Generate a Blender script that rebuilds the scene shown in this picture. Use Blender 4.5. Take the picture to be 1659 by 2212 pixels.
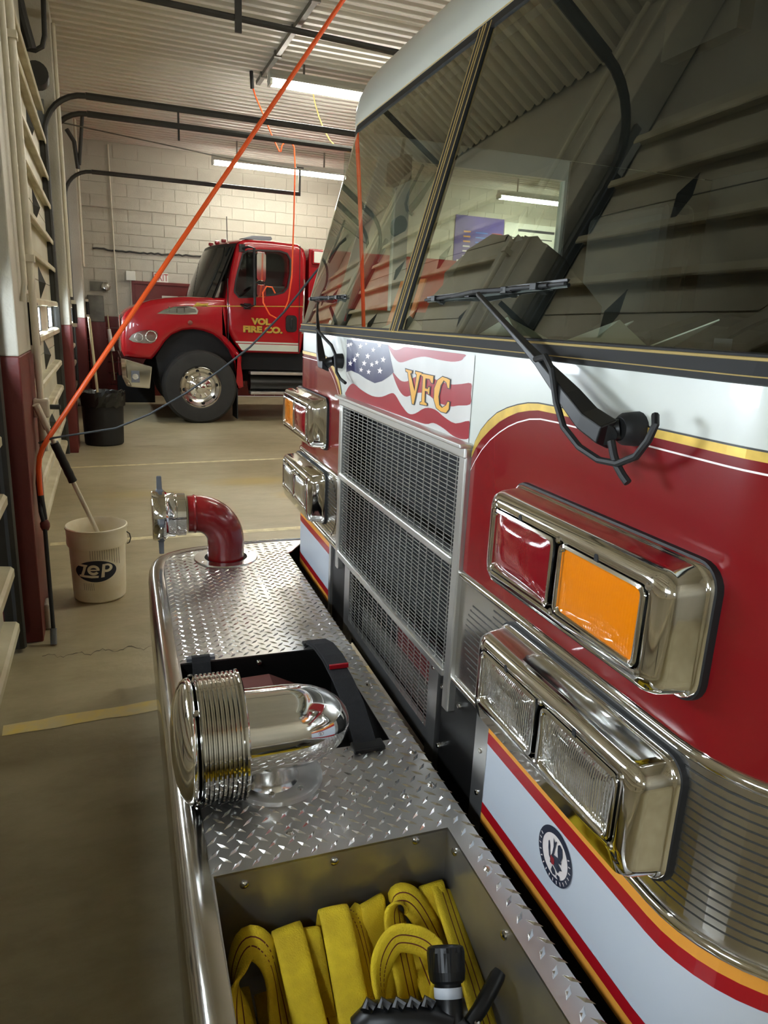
import bpy, bmesh, math, random
from mathutils import Vector, Matrix
PI = math.pi
for _o in list(bpy.data.objects): bpy.data.objects.remove(_o)
C = bpy.context.scene.collection
SC = bpy.context.scene

# ------------------------------------------------------------------ camera
# world: X into the bays, Y along the garage doors, Z up, metres. Camera about eye height.
SKEW = 0.027                                # the engine stands 1.5 degrees off the building's axes
HCAM = 1.5
FPX, CX, CY = 1530.0, 829.5, 1106.0         # focal length and centre for 1659 x 2212
CAMB = ((0.932984, -0.052266, 0.356102), (-0.357186, -0.256110, 0.898235), (0.044254, -0.965234, -0.257615))
cam_d = bpy.data.cameras.new('camera'); cam = bpy.data.objects.new('camera', cam_d); C.objects.link(cam)
cam_d.sensor_fit = 'VERTICAL'; cam_d.sensor_height = 24.0; cam_d.lens = 24.0*FPX/2212.0
cam_d.clip_start = 0.02; cam_d.clip_end = 100
_m = Matrix.Identity(4)
for _i in range(3):
    _m[_i][0] = CAMB[_i][0]; _m[_i][1] = -CAMB[_i][1]; _m[_i][2] = -CAMB[_i][2]
_m[2][3] = HCAM
cam.matrix_world = _m
SC.camera = cam
# ------------------------------------------------------------------ world, exposure
w = bpy.data.worlds.new('world'); SC.world = w; w.use_nodes = True
w.node_tree.nodes['Background'].inputs[0].default_value = (0.75, 0.85, 1.0, 1)
w.node_tree.nodes['Background'].inputs[1].default_value = 0.6
vs = SC.view_settings
vs.view_transform = 'Standard'; vs.look = 'None'; vs.exposure = 1.36; vs.gamma = 1.0; vs.use_curve_mapping = False
SC.cycles.max_bounces = 8; SC.cycles.diffuse_bounces = 5; SC.cycles.adaptive_threshold = 0.03; SC.cycles.glossy_bounces = 4; SC.cycles.caustics_reflective = False; SC.cycles.caustics_refractive = False
LAMP_POWER = 27.0         # emission of the fluorescent tubes
DAY_POWER = 21.0           # daylight in the small door windows

# ------------------------------------------------------------------ helpers
def lin(c): return tuple(((v/255.0)/12.92 if v/255.0 <= 0.04045 else ((v/255.0+0.055)/1.055)**2.4) for v in c)
MATS = {}
def mat(name, col, metal=0.0, rough=0.5, coat=0.0, spec=0.5, var=0.0, vscale=6.0, bump=0.0, bscale=40.0, emit=None, estr=0.0, col2=None, rvar=0.0, aniso=None):
    m = bpy.data.materials.new(name); m.use_nodes = True
    nt = m.node_tree; b = nt.nodes['Principled BSDF']
    b.inputs['Base Color'].default_value = (*col, 1); b.inputs['Metallic'].default_value = metal
    b.inputs['Roughness'].default_value = rough; b.inputs['Coat Weight'].default_value = coat
    b.inputs['Coat Roughness'].default_value = 0.04
    b.inputs['Specular IOR Level'].default_value = spec
    if emit is not None:
        b.inputs['Emission Color'].default_value = (*emit, 1); b.inputs['Emission Strength'].default_value = estr
    if var > 0 or bump > 0 or col2 is not None or rvar > 0:
        tc = nt.nodes.new('ShaderNodeTexCoord')
        if var > 0 or col2 is not None or rvar > 0:
            n = nt.nodes.new('ShaderNodeTexNoise'); n.inputs['Scale'].default_value = vscale; n.inputs['Detail'].default_value = 5
            nt.links.new(tc.outputs['Object'], n.inputs['Vector'])
            if var > 0 or col2 is not None:
                r = nt.nodes.new('ShaderNodeValToRGB')
                r.color_ramp.elements[0].position = 0.35; r.color_ramp.elements[1].position = 0.68
                c2 = col2 if col2 is not None else tuple(v*(1-var) for v in col)
                r.color_ramp.elements[0].color = (*c2, 1); r.color_ramp.elements[1].color = (*col, 1)
                nt.links.new(n.outputs['Fac'], r.inputs['Fac']); nt.links.new(r.outputs['Color'], b.inputs['Base Color'])
            if rvar > 0:
                mr = nt.nodes.new('ShaderNodeMapRange'); mr.inputs['To Min'].default_value = max(0.02, rough-rvar); mr.inputs['To Max'].default_value = rough+rvar
                nt.links.new(n.outputs['Fac'], mr.inputs['Value']); nt.links.new(mr.outputs['Result'], b.inputs['Roughness'])
        if bump > 0:
            n2 = nt.nodes.new('ShaderNodeTexNoise'); n2.inputs['Scale'].default_value = bscale; n2.inputs['Detail'].default_value = 3
            nt.links.new(tc.outputs['Object'], n2.inputs['Vector'])
            bp = nt.nodes.new('ShaderNodeBump'); bp.inputs['Strength'].default_value = bump; bp.inputs['Distance'].default_value = 0.01
            nt.links.new(n2.outputs['Fac'], bp.inputs['Height']); nt.links.new(bp.outputs['Normal'], b.inputs['Normal'])
    MATS[name] = m
    return m

class MB:
    """collects shapes, then becomes one mesh object"""
    def __init__(self): self.v = []; self.f = []
    def add(self, vs, fs):
        o = len(self.v); self.v += [tuple(p) for p in vs]; self.f += [tuple(i+o for i in q) for q in fs]; return self
    def box(self, x0, x1, y0, y1, z0, z1):
        x0, x1 = min(x0, x1), max(x0, x1); y0, y1 = min(y0, y1), max(y0, y1); z0, z1 = min(z0, z1), max(z0, z1)
        return self.add([(x0,y0,z0),(x1,y0,z0),(x1,y1,z0),(x0,y1,z0),(x0,y0,z1),(x1,y0,z1),(x1,y1,z1),(x0,y1,z1)],
                 [(0,3,2,1),(4,5,6,7),(0,1,5,4),(1,2,6,5),(2,3,7,6),(3,0,4,7)])
    def loft(self, loops, closed=True, cap0=False, cap1=False):
        n = len(loops[0]); o = len(self.v)
        for L in loops: self.v += [tuple(p) for p in L]
        for k in range(len(loops)-1):
            for i in range(n if closed else n-1):
                j = (i+1) % n
                self.f.append((o+k*n+i, o+k*n+j, o+(k+1)*n+j, o+(k+1)*n+i))
        if cap0: self.f.append(tuple(o+i for i in reversed(range(n))))
        if cap1: self.f.append(tuple(o+(len(loops)-1)*n+i for i in range(n)))
        return self
    def tube(self, path, r, n=10, caps=True):
        P = [Vector(p) for p in path]; rs = r if isinstance(r, (list, tuple)) else [r]*len(P)
        loops = []; ref = None
        for i, p in enumerate(P):
            t = (P[min(i+1, len(P)-1)]-P[max(i-1, 0)]).normalized()
            if ref is None:
                ref = Vector((0,0,1)) if abs(t.z) < 0.9 else Vector((1,0,0))
            a = (ref - t*ref.dot(t)).normalized(); b = t.cross(a); ref = a
            loops.append([p + (a*math.cos(2*PI*k/n) + b*math.sin(2*PI*k/n))*rs[i] for k in range(n)])
        return self.loft(loops, True, caps, caps)
    def cyl(self, p0, p1, r0, r1=None, n=20, caps=True):
        return self.tube([p0, p1], [r0, r0 if r1 is None else r1], n, caps)
    def lathe(self, prof, org, axis=(0,0,1), n=32, caps=False):
        ax = Vector(axis).normalized(); ref = Vector((0,0,1)) if abs(ax.z) < 0.9 else Vector((0,1,0))
        a = (ref-ax*ref.dot(ax)).normalized(); b = ax.cross(a); o = Vector(org)
        return self.loft([[o+ax*h+(a*math.cos(2*PI*k/n)+b*math.sin(2*PI*k/n))*r for k in range(n)] for r, h in prof], True, caps, caps)
    def prism(self, poly, f0, f1):
        """poly: 2D points; f0, f1 map a 2D point to 3D for the two ends"""
        return self.loft([[f0(p) for p in poly], [f1(p) for p in poly]], True, True, True)
    def face(self, pts):
        return self.add(pts, [tuple(range(len(pts)))])
    def mesh(self, name):
        me = bpy.data.meshes.new(name); me.from_pydata(self.v, [], self.f); me.validate()
        bm = bmesh.new(); bm.from_mesh(me)
        bmesh.ops.remove_doubles(bm, verts=bm.verts, dist=1e-6)
        bmesh.ops.recalc_face_normals(bm, faces=bm.faces)
        ng = [q for q in bm.faces if len(q.verts) > 4]
        if ng: bmesh.ops.triangulate(bm, faces=ng)
        bm.to_mesh(me); bm.free()
        return me
    def build(self, name, m, parent=None, smooth=False, bevel=0.0, seg=2, solid=0.0, kind=None, label=None, ang=35):
        return link(name, self.mesh(name), m, parent, smooth, bevel, seg, solid, kind, label, ang)

BASE = {}
def link(name, me, m, parent=None, smooth=False, bevel=0.0, seg=2, solid=0.0, kind=None, label=None, ang=35, off=None):
    o = bpy.data.objects.new(name, me); C.objects.link(o)
    if m is not None and not me.materials: me.materials.append(m)
    if smooth:
        me.polygons.foreach_set('use_smooth', [True]*len(me.polygons))
        try: me.set_sharp_from_angle(angle=math.radians(ang))
        except Exception: pass
    if parent is not None:
        o.parent = parent
        if parent.name in BASE: o.location = tuple(-v for v in BASE[parent.name])
    if off is not None: o.location = Vector(o.location)+Vector(off)
    if solid:
        s = o.modifiers.new('solid', 'SOLIDIFY'); s.thickness = solid; s.offset = 0
    if bevel:
        b = o.modifiers.new('bevel', 'BEVEL'); b.width = bevel; b.segments = seg; b.limit_method = 'ANGLE'; b.angle_limit = math.radians(40)
    if kind: o['kind'] = kind
    if label: o['label'] = label
    return o
def thing(name, label, cat, base=(0,0,0), group=None, skew=False):
    o = bpy.data.objects.new(name, None); C.objects.link(o); o.empty_display_size = 0.1
    o['label'] = label; o['category'] = cat
    if group: o['group'] = group
    b = Vector(base)
    if skew:
        o.rotation_euler = (0, 0, -SKEW); o.location = Matrix.Rotation(-SKEW, 3, 'Z') @ b
    else: o.location = b
    BASE[o.name] = tuple(b)
    return o
def tag(o, label, cat, group=None):
    o['label'] = label; o['category'] = cat
    if group: o['group'] = group
    return o
def rrect(cy, cz, hy, hz, r, n=6):
    """rounded rectangle loop in (y, z)"""
    out = []
    for sx, sz, a0 in ((1,1,0),(-1,1,PI/2),(-1,-1,PI),(1,-1,1.5*PI)):
        for k in range(n+1):
            a = a0+PI/2*k/n
            out.append((cy+sx*(hy-r)+r*math.cos(a), cz+sz*(hz-r)+r*math.sin(a)))
    return out
def offset_poly(poly, d):
    n = len(poly); area = sum(poly[i][0]*poly[(i+1)%n][1]-poly[(i+1)%n][0]*poly[i][1] for i in range(n))
    s = 1 if area > 0 else -1; out = []
    for i in range(n):
        p0 = Vector(poly[i-1]).to_2d(); p1 = Vector(poly[i]).to_2d(); p2 = Vector(poly[(i+1)%n]).to_2d()
        e1 = (p1-p0); e2 = (p2-p1)
        if e1.length < 1e-9 or e2.length < 1e-9: out.append(tuple(p1)); continue
        e1.normalize(); e2.normalize()
        n1 = Vector((e1.y, -e1.x))*s; n2 = Vector((e2.y, -e2.x))*s
        b = (n1+n2)
        if b.length < 1e-4: b = n1
        b.normalize(); k = max(0.45, b.dot(n1))
        out.append(tuple(p1+b*d/k))
    return out
def text_mesh(body, size, name, f, depth=0.0, bold=0.0):
    """outline lettering as a mesh; f maps (x, y) of the text plane to 3D"""
    cu = bpy.data.curves.new(name, 'FONT'); cu.body = body; cu.size = size; cu.extrude = depth; cu.align_x = 'CENTER'; cu.align_y = 'CENTER'; cu.resolution_u = 3; cu.offset = bold
    o = bpy.data.objects.new(name, cu); C.objects.link(o)
    dg = bpy.context.evaluated_depsgraph_get(); dg.update()
    me = bpy.data.meshes.new_from_object(o.evaluated_get(dg))
    bpy.data.objects.remove(o)
    for v in me.vertices: v.co = f(v.co.x, v.co.y, v.co.z)
    me.materials.clear()
    return me
random.seed(4)

# ------------------------------------------------------------------ materials
cream = lin((214, 209, 188))
M_wall = mat('cream_block_paint', lin((194,190,175)), rough=0.55, var=0.12, vscale=1.6, bump=0.25, bscale=60)
M_door = mat('cream_door_paint', lin((216,212,194)), rough=0.4, var=0.18, vscale=1.3, col2=lin((190,184,162)))
M_doorledge = mat('cream_door_ledge_paint', lin((222,216,192)), rough=0.4, var=0.2, vscale=4.0, col2=lin((190,180,150)))
M_ceil = mat('ceiling_white_metal', lin((216,213,202)), rough=0.42, var=0.1, vscale=1.2)
M_red_wall = mat('maroon_wall_paint', lin((112,42,38)), rough=0.42, var=0.22, vscale=3.0, bump=0.15, bscale=50)
M_conduit = mat('cream_conduit_paint', lin((222,216,196)), rough=0.4, var=0.1, vscale=9)
M_black_iron = mat('black_iron', lin((52,52,48)), rough=0.5, var=0.25, vscale=8)
M_grey_steel = mat('grey_steel', lin((120,118,108)), metal=0.5, rough=0.5, var=0.3, vscale=8)
M_dark = mat('dark_void', lin((16,16,17)), rough=0.8)
M_rubber = mat('black_rubber', lin((20,20,20)), rough=0.6, var=0.2, vscale=20)
M_blackpl = mat('black_plastic', lin((17,18,19)), rough=0.38, var=0.2, vscale=30)
M_chrome = mat('chrome', (0.82,0.82,0.80), metal=1.0, rough=0.07)
M_chrome_worn = mat('polished_steel', (0.66,0.65,0.62), metal=1.0, rough=0.16, rvar=0.06, vscale=25)
M_brushed = mat('brushed_stainless', (0.62,0.60,0.56), metal=1.0, rough=0.24, rvar=0.02, vscale=40)
M_alu = mat('aluminium_plate', (0.60,0.59,0.57), metal=0.95, rough=0.34, rvar=0.1, vscale=9)
M_alu_sheet = mat('aluminium_sheet', (0.50,0.485,0.45), metal=0.85, rough=0.36, var=0.25, vscale=7)
M_lug = mat('aluminium_tread', (0.74,0.73,0.71), metal=1.0, rough=0.2)
M_frame = mat('grille_aluminium', (0.66,0.65,0.61), metal=0.9, rough=0.33)
M_redpaint = mat('fire_red_paint', lin((114,10,17)), rough=0.22, coat=0.6)
M_redpaint2 = mat('truck_red_paint', lin((158,14,26)), rough=0.22, coat=0.6)
M_whitepaint = mat('white_paint', lin((190,193,184)), rough=0.32, coat=0.25)
M_lowwhite = mat('reflective_white_tape', lin((198,205,214)), rough=0.4)
M_redtape = mat('red_tape', lin((164,16,28)), rough=0.35)
M_orangetape = mat('orange_tape', lin((232,158,62)), rough=0.4)
M_gold = mat('gold_leaf', lin((206,170,72)), metal=0.35, rough=0.35, var=0.25, vscale=30)
M_goldline = mat('gold_line', lin((205,180,120)), metal=0.5, rough=0.3)
M_pin = mat('white_pinstripe', lin((236,226,222)), rough=0.35)
M_black = mat('black_paint', lin((18,17,16)), rough=0.4)
M_navy = mat('navy_print', lin((34,40,58)), rough=0.4)
M_flagred = mat('flag_red', lin((150,34,44)), rough=0.3, var=0.15, vscale=5)
M_flagwhite = mat('flag_white', lin((200,198,192)), rough=0.3, var=0.16, vscale=6)
M_flagblue = mat('flag_blue', lin((26,26,74)), rough=0.3, col2=lin((66,66,88)), vscale=9)
M_letter = mat('vfc_gold', lin((206,150,44)), rough=0.35)
M_interior = mat('cab_interior', lin((40,41,40)), rough=0.7, var=0.2, vscale=6)
M_dash = mat('dash_grey', lin((66,70,66)), rough=0.6, var=0.2, vscale=8)
M_orange_card = mat('orange_card', lin((214,120,66)), rough=0.6)
M_paper = mat('paper', lin((196,204,190)), rough=0.7)
M_bucket = mat('dirty_white_plastic', lin((248,242,222)), rough=0.45, var=0.15, vscale=9, col2=lin((236,226,196)))
M_yellow = mat('yellow_hose', lin((244,214,40)), rough=0.75, var=0.2, vscale=28, bump=0.35, bscale=350, col2=lin((222,190,36)))
M_hosestripe = mat('hose_brown_stripe', lin((112,50,26)), rough=0.8)
M_cord = mat('orange_cord', lin((238,92,30)), rough=0.45)
M_greycord = mat('grey_cord', lin((48,52,54)), rough=0.6)
M_red_elbow = mat('elbow_red', lin((142,16,22)), rough=0.25, coat=0.4)
M_zinc = mat('zinc_grey', lin((120,124,132)), metal=0.6, rough=0.4)
M_tire = mat('tyre_rubber', lin((44,43,41)), rough=0.75, var=0.2, vscale=10)
M_truckglass = mat('dark_glass', lin((22,25,24)), rough=0.04, spec=0.7)
M_maroonblock = mat('maroon_block', lin((104,50,44)), rough=0.6)
M_wood = mat('pale_wood', lin((206,192,150)), rough=0.5, var=0.1, vscale=12)
M_purple = mat('banner_purple', lin((58,44,120)), rough=0.5, col2=lin((92,70,170)), vscale=1.5)
M_bannerw = mat('banner_white', lin((232,232,222)), rough=0.5)

def glass_mat(name, tint, k=1.8, ior=1.5):
    m = bpy.data.materials.new(name); m.use_nodes = True; nt = m.node_tree
    nt.nodes.remove(nt.nodes['Principled BSDF']); out = nt.nodes['Material Output']
    fr = nt.nodes.new('ShaderNodeFresnel'); fr.inputs['IOR'].default_value = ior
    mu = nt.nodes.new('ShaderNodeMath'); mu.operation = 'MULTIPLY'; mu.inputs[1].default_value = k; mu.use_clamp = True
    tr = nt.nodes.new('ShaderNodeBsdfTransparent'); tr.inputs[0].default_value = (*tint, 1)
    gl = nt.nodes.new('ShaderNodeBsdfGlossy'); gl.inputs['Roughness'].default_value = 0.01; gl.inputs['Color'].default_value = (0.95, 1, 0.95, 1)
    mx = nt.nodes.new('ShaderNodeMixShader')
    ge = nt.nodes.new('ShaderNodeNewGeometry'); mi = nt.nodes.new('ShaderNodeMapRange')
    mi.inputs['To Min'].default_value = ior; mi.inputs['To Max'].default_value = 1.0/ior
    nt.links.new(ge.outputs['Backfacing'], mi.inputs['Value']); nt.links.new(mi.outputs['Result'], fr.inputs['IOR'])
    nt.links.new(fr.outputs[0], mu.inputs[0]); nt.links.new(mu.outputs[0], mx.inputs[0])
    nt.links.new(tr.outputs[0], mx.inputs[1]); nt.links.new(gl.outputs[0], mx.inputs[2]); nt.links.new(mx.outputs[0], out.inputs[0])
    return m
M_windshield = glass_mat('windshield_glass', (0.84, 0.89, 0.84), 2.3)
M_sideglass = glass_mat('side_glass', (0.86, 0.92, 0.88), 1.0)

def lens_mat(name, col, scale, bump, estr=0.0, rough=0.08, metal=0.0, base2=None):
    """moulded lamp lens: vertical flutes over a coloured body"""
    m = mat(name, col, metal=metal, rough=rough, coat=1.0)
    nt = m.node_tree; b = nt.nodes['Principled BSDF']
    tc = nt.nodes.new('ShaderNodeTexCoord')
    wv = nt.nodes.new('ShaderNodeTexWave'); wv.wave_type = 'BANDS'; wv.bands_direction = 'Y'; wv.inputs['Scale'].default_value = scale; wv.inputs['Distortion'].default_value = 1.2; wv.inputs['Detail'].default_value = 1.0; wv.inputs['Detail Scale'].default_value = 1.5
    nt.links.new(tc.outputs['Object'], wv.inputs['Vector'])
    bp = nt.nodes.new('ShaderNodeBump'); bp.inputs['Strength'].default_value = bump; bp.inputs['Distance'].default_value = 0.007
    nt.links.new(wv.outputs['Fac'], bp.inputs['Height']); nt.links.new(bp.outputs['Normal'], b.inputs['Normal'])
    b.inputs['Coat Roughness'].default_value = 0.03
    return m
M_lens_red = lens_mat('red_lens', lin((116,4,20)), 130, 0.12)
M_lens_amber = lens_mat('amber_lens', lin((214,118,2)), 60, 0.06)
M_lens_clear = lens_mat('clear_lens', (0.84,0.85,0.83), 70, 0.75, rough=0.08, metal=0.95)
M_tube = mat('fluorescent_tube', (1,1,1), rough=0.5, emit=(1.0, 0.965, 0.86), estr=LAMP_POWER)
M_day = mat('daylight_pane', (0.9,0.95,1), rough=0.1, emit=(0.80, 0.90, 1.0), estr=DAY_POWER)

# floor: worn sealed concrete
M_floor = mat('concrete_floor', lin((190,180,150)), rough=0.42, var=0.3, vscale=0.9, col2=lin((166,154,122)), bump=0.12, bscale=30)
def _floor_detail():
    nt = M_floor.node_tree; b = nt.nodes['Principled BSDF']
    lk = [l for l in nt.links if l.to_socket == b.inputs['Base Color']][0]; src = lk.from_socket
    tc = nt.nodes.new('ShaderNodeTexCoord')
    n = nt.nodes.new('ShaderNodeTexNoise'); n.inputs['Scale'].default_value = 5.0; n.inputs['Detail'].default_value = 8; n.inputs['Roughness'].default_value = 0.7
    mp = nt.nodes.new('ShaderNodeMapping'); mp.inputs['Scale'].default_value = (0.7, 1.6, 1)
    nt.links.new(tc.outputs['Object'], mp.inputs['Vector']); nt.links.new(mp.outputs[0], n.inputs['Vector'])
    r = nt.nodes.new('ShaderNodeValToRGB'); r.color_ramp.elements[0].position = 0.3; r.color_ramp.elements[0].color = (0.74,0.72,0.67,1)
    r.color_ramp.elements[1].position = 0.62; r.color_ramp.elements[1].color = (1,1,1,1)
    nt.links.new(n.outputs['Fac'], r.inputs['Fac'])
    mx = nt.nodes.new('ShaderNodeMix'); mx.data_type = 'RGBA'; mx.blend_type = 'MULTIPLY'; mx.inputs['Factor'].default_value = 0.8
    nt.links.new(src, mx.inputs['A']); nt.links.new(r.outputs['Color'], mx.inputs['B'])
    # ochre spill stains beyond the intake elbow
    last = mx.outputs['Result']
    for (sx, sy, rx, ry, col) in ((1.25, 6.55, 0.55, 0.22, (0.50,0.37,0.12)), (1.55, 5.95, 0.28, 0.2, (0.50,0.36,0.10)), (1.95, 5.75, 0.6, 0.16, (0.25,0.22,0.15)), (0.25, 6.2, 0.5, 0.18, (0.42,0.34,0.14))):
        m2 = nt.nodes.new('ShaderNodeMapping'); m2.inputs['Location'].default_value = (-sx/rx, -sy/ry, 0); m2.inputs['Scale'].default_value = (1/rx, 1/ry, 0)
        nt.links.new(tc.outputs['Object'], m2.inputs['Vector'])
        ln = nt.nodes.new('ShaderNodeVectorMath'); ln.operation = 'LENGTH'; nt.links.new(m2.outputs[0], ln.inputs[0])
        ad = nt.nodes.new('ShaderNodeMath'); ad.operation = 'ADD'; nt.links.new(ln.outputs['Value'], ad.inputs[0]); nt.links.new(n.outputs['Fac'], ad.inputs[1])
        mr = nt.nodes.new('ShaderNodeMapRange'); mr.inputs['From Min'].default_value = 0.8; mr.inputs['From Max'].default_value = 1.5; mr.inputs['To Min'].default_value = 0.7; mr.inputs['To Max'].default_value = 0.0
        nt.links.new(ad.outputs[0], mr.inputs['Value'])
        mm = nt.nodes.new('ShaderNodeMix'); mm.data_type = 'RGBA'; mm.inputs['B'].default_value = (*col, 1)
        nt.links.new(mr.outputs['Result'], mm.inputs['Factor']); nt.links.new(last, mm.inputs['A']); last = mm.outputs['Result']
    nt.links.new(last, b.inputs['Base Color'])
_floor_detail()
M_line = mat('worn_yellow_line', lin((240,214,120)), rough=0.55, col2=lin((222,206,160)), vscale=14)
M_line2 = mat('worn_cream_line', lin((240,230,190)), rough=0.55, col2=lin((206,194,154)), vscale=14)

# ================================================================== the setting
def struct(o, name=None):
    o['kind'] = 'structure'; return o
WX, FARY, NEARY, BACKX, CEIL = -0.52, 14.0, -3.0, 10.5, 4.24
floor = struct(MB().box(WX-0.1, BACKX, NEARY, FARY, -0.1, 0).build('floor', M_floor))
def fline(p0, p1, wdt, m):
    a, b = Vector(p0), Vector(p1); d = (b-a).normalized(); n = Vector((-d.y, d.x))*wdt/2; q = MB(); N = 60
    L = []; R = []
    for k in range(N+1):
        c = a.lerp(b, k/N); e0 = random.uniform(0.82, 1.06); e1 = random.uniform(0.82, 1.06)
        L.append((c.x+n.x*e0, c.y+n.y*e0, 0.0012)); R.append((c.x-n.x*e1, c.y-n.y*e1, 0.0012))
    q.loft([L, R], False)
    q.build('floor_stripe', m, floor)
fline((-0.42, 2.615), (3.2, 2.80), 0.085, M_line)
fline((-0.40, 4.905), (5.5, 4.99), 0.075, M_line2)
fline((-0.40, 7.42), (6.0, 7.95), 0.06, M_line2)
# hairline crack wandering over the slab
ck = MB(); L = []; R = []
for k in range(40):
    x = -0.33+k*0.0125; y = 3.20+0.02*math.sin(k*0.7)+random.uniform(-0.012, 0.012)-0.02*k/40; t = random.uniform(0.0008, 0.003)
    L.append((x, y+t, 0.0015)); R.append((x, y-t, 0.0015))
ck.loft([L, R], False).build('crack', M_dark, floor)

# corrugated ceiling, ridges along X
q = MB(); pts = []; y = NEARY; pitch = 0.155
while y < FARY+0.01:
    pts += [(y, CEIL), (y+0.055, CEIL), (y+0.075, CEIL+0.045), (y+0.135, CEIL+0.045)]; y += pitch
q.loft([[(WX, a, b) for a, b in pts], [(BACKX, a, b) for a, b in pts]], False)
ceiling = struct(q.build('ceiling', M_ceil))
MB().box(WX-0.1, BACKX+0.1, NEARY, FARY, CEIL+0.06, CEIL+0.1).build('roof_deck', M_dark, ceiling)
struct(MB().box(BACKX, BACKX+0.1, NEARY, FARY, 0, CEIL+0.1).build('wall_right', M_wall))
struct(MB().box(WX-0.2, BACKX+0.1, NEARY-0.1, NEARY, 0, CEIL+0.1).build('wall_near', M_wall))
# far wall of painted block: single blocks up to the limit, the rest as one part
wf = struct(MB().box(WX-0.2, BACKX+0.1, FARY+0.012, FARY+0.2, 0, CEIL+0.1).build('wall_far', M_wall))
me_blk = MB().box(0.005, 0.395, 0, 0.03, 0.005, 0.195).mesh('block'); me_blk.materials.append(M_wall)
me_blkr = MB().box(0.005, 0.395, 0, 0.03, 0.005, 0.195).mesh('block_red'); me_blkr.materials.append(M_red_wall)
rest = MB(); restr = MB(); cnt = 0
for r in range(21):
    z = r*0.2
    for c in range(-1, 27):
        x = -0.5+c*0.4+(0.2 if r % 2 else 0)
        if x < -0.55 or x > BACKX-0.4: continue
        y0 = FARY+random.uniform(-0.0015, 0.0015)
        if x < 4.9 and r >= 2 and cnt < 285:
            cnt += 1
            link('block', me_blkr if r < 7 else me_blk, None, wf, off=(x, y0, z))
        else:
            (restr if r < 7 else rest).box(x+0.005, x+0.395, y0, y0+0.03, z+0.005, z+0.195)
rest.build('block_field', M_wall, wf, kind='stuff'); restr.build('lower_block_field', M_red_wall, wf, kind='stuff')
# left wall: header above the doors and strips behind the posts
wl = MB()
wl.box(WX-0.25, WX-0.02, NEARY, FARY, 3.42, CEIL+0.1)
for a, b in ((NEARY, -2.0), (3.30, 4.02), (8.12, 8.75), (12.25, FARY)): wl.box(WX-0.25, WX-0.02, a, b, 0, 3.42)
struct(wl.build('wall_left', M_wall))

# ---------------------------------------------------------------- sectional garage doors
LEDGE_Z = (0.15, 0.405, 0.725, 0.975, 1.295, 1.545, 1.87, 2.125, 2.45, 2.705, 3.025, 3.28)
XP, XT = -0.472, -0.412                          # panel face, ledge tip
me_hinge = MB().add([(0,0,0.12),(0,0,-0.15),(0,0.045,-0.005),(0,-0.045,-0.005),(0.05,0.0,-0.02),(0,0.006,0.12),(0,-0.006,0.12),(0.012,0,0.02)],
    [(0,2,4),(0,4,3),(1,4,2),(1,3,4),(5,6,7)]).mesh('hinge'); me_hinge.materials.append(M_black_iron)
def garage_door(n, y0, y1, wins, hinges, detail):
    d = MB()
    bounds = [0.0, 0.565, 1.135, 1.71, 2.29, 2.865, 3.42]
    d.box(XP-0.06, XP-0.05, y0, y1, 0.0, 3.42)
    o = struct(d.build('door_%d' % n, M_door))
    for k in range(6):
        p = MB(); z0, z1 = bounds[k]+0.004, bounds[k+1]-0.004
        if k == 2:        # glazed section
            edges = [y0]
            for c in wins: edges += [c-0.27, c+0.27]
            edges.append(y1)
            p.box(XP-0.05, XP, y0, y1, z0, 1.315); p.box(XP-0.05, XP, y0, y1, 1.505, z1)
            for i in range(0, len(edges), 2): p.box(XP-0.05, XP, edges[i], edges[i+1], 1.315, 1.505)
        else: p.box(XP-0.05, XP, y0, y1, z0, z1)
        p.build('panel', M_door, o)
    for z in LEDGE_Z:    # pressed ledges standing off the panels, rounded outer lip
        p = MB(); s = [(XP-0.01, z+0.022), (XT-0.012, z+0.016), (XT, z+0.004), (XT, z-0.028), (XT-0.006, z-0.034), (XT-0.012, z-0.03), (XT-0.014, z-0.006), (XP-0.01, z-0.004)]
        p.prism(s, lambda a: (a[0], y0, a[1]), lambda a: (a[0], y1, a[1])); p.build('ledge', M_doorledge, o)
    for c in wins:
        fr = MB()
        for a, b, c0, c1 in ((c-0.29, c-0.25, 1.30, 1.52), (c+0.25, c+0.29, 1.30, 1.52), (c-0.25, c+0.25, 1.30, 1.325), (c-0.25, c+0.25, 1.495, 1.52)): fr.box(XP-0.02, XP+0.006, a, b, c0, c1)
        w = fr.build('window_frame', M_dark, o, bevel=0.004)
        MB().box(XP-0.012, XP-0.002, c-0.26, c+0.26, 1.315, 1.505).build('pane', M_day, w)
    for zc in (0.565, 1.135, 1.71, 2.29, 2.865):
        for c in hinges: link('hinge', me_hinge, None, o, off=(XP, c+random.uniform(-0.03, 0.03), zc))
    # tracks: upright channel, curve, then the level run into the bay
    for yt, L in detail:
        t = MB(); path = [(XP+0.05, yt, 0.02), (XP+0.05, yt, 3.08)]
        for k in range(1, 8):
            a = PI/2*k/8; path.append((XP+0.05+0.38*(1-math.cos(a)), yt, 3.08+0.38*math.sin(a)))
        path.append((XP+0.43, yt, 3.46))
        t.tube(path, 0.026, 8); path2 = [(XP+0.43, yt, 3.46), (L, yt, 3.46+0.01)]
        t.tube(path2, 0.032, 8)
        t.box(XP+0.0, XP+0.06, yt-0.02, yt+0.02, 0.02, 3.1)
        tr = t.build('track', M_black_iron, o)
        MB().box(L-0.015, L+0.015, yt-0.012, yt+0.012, 3.44, 3.44+0.42).box(L-0.06, L+0.06, yt-0.02, yt+0.02, 3.84, 3.87).build('hanger', M_black_iron, tr)
        if n == 3 and yt < 9: MB().box(0.865, 0.885, yt-0.012, yt+0.012, 3.32, 3.60).build('hanger', M_black_iron, tr)
    return o
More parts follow.
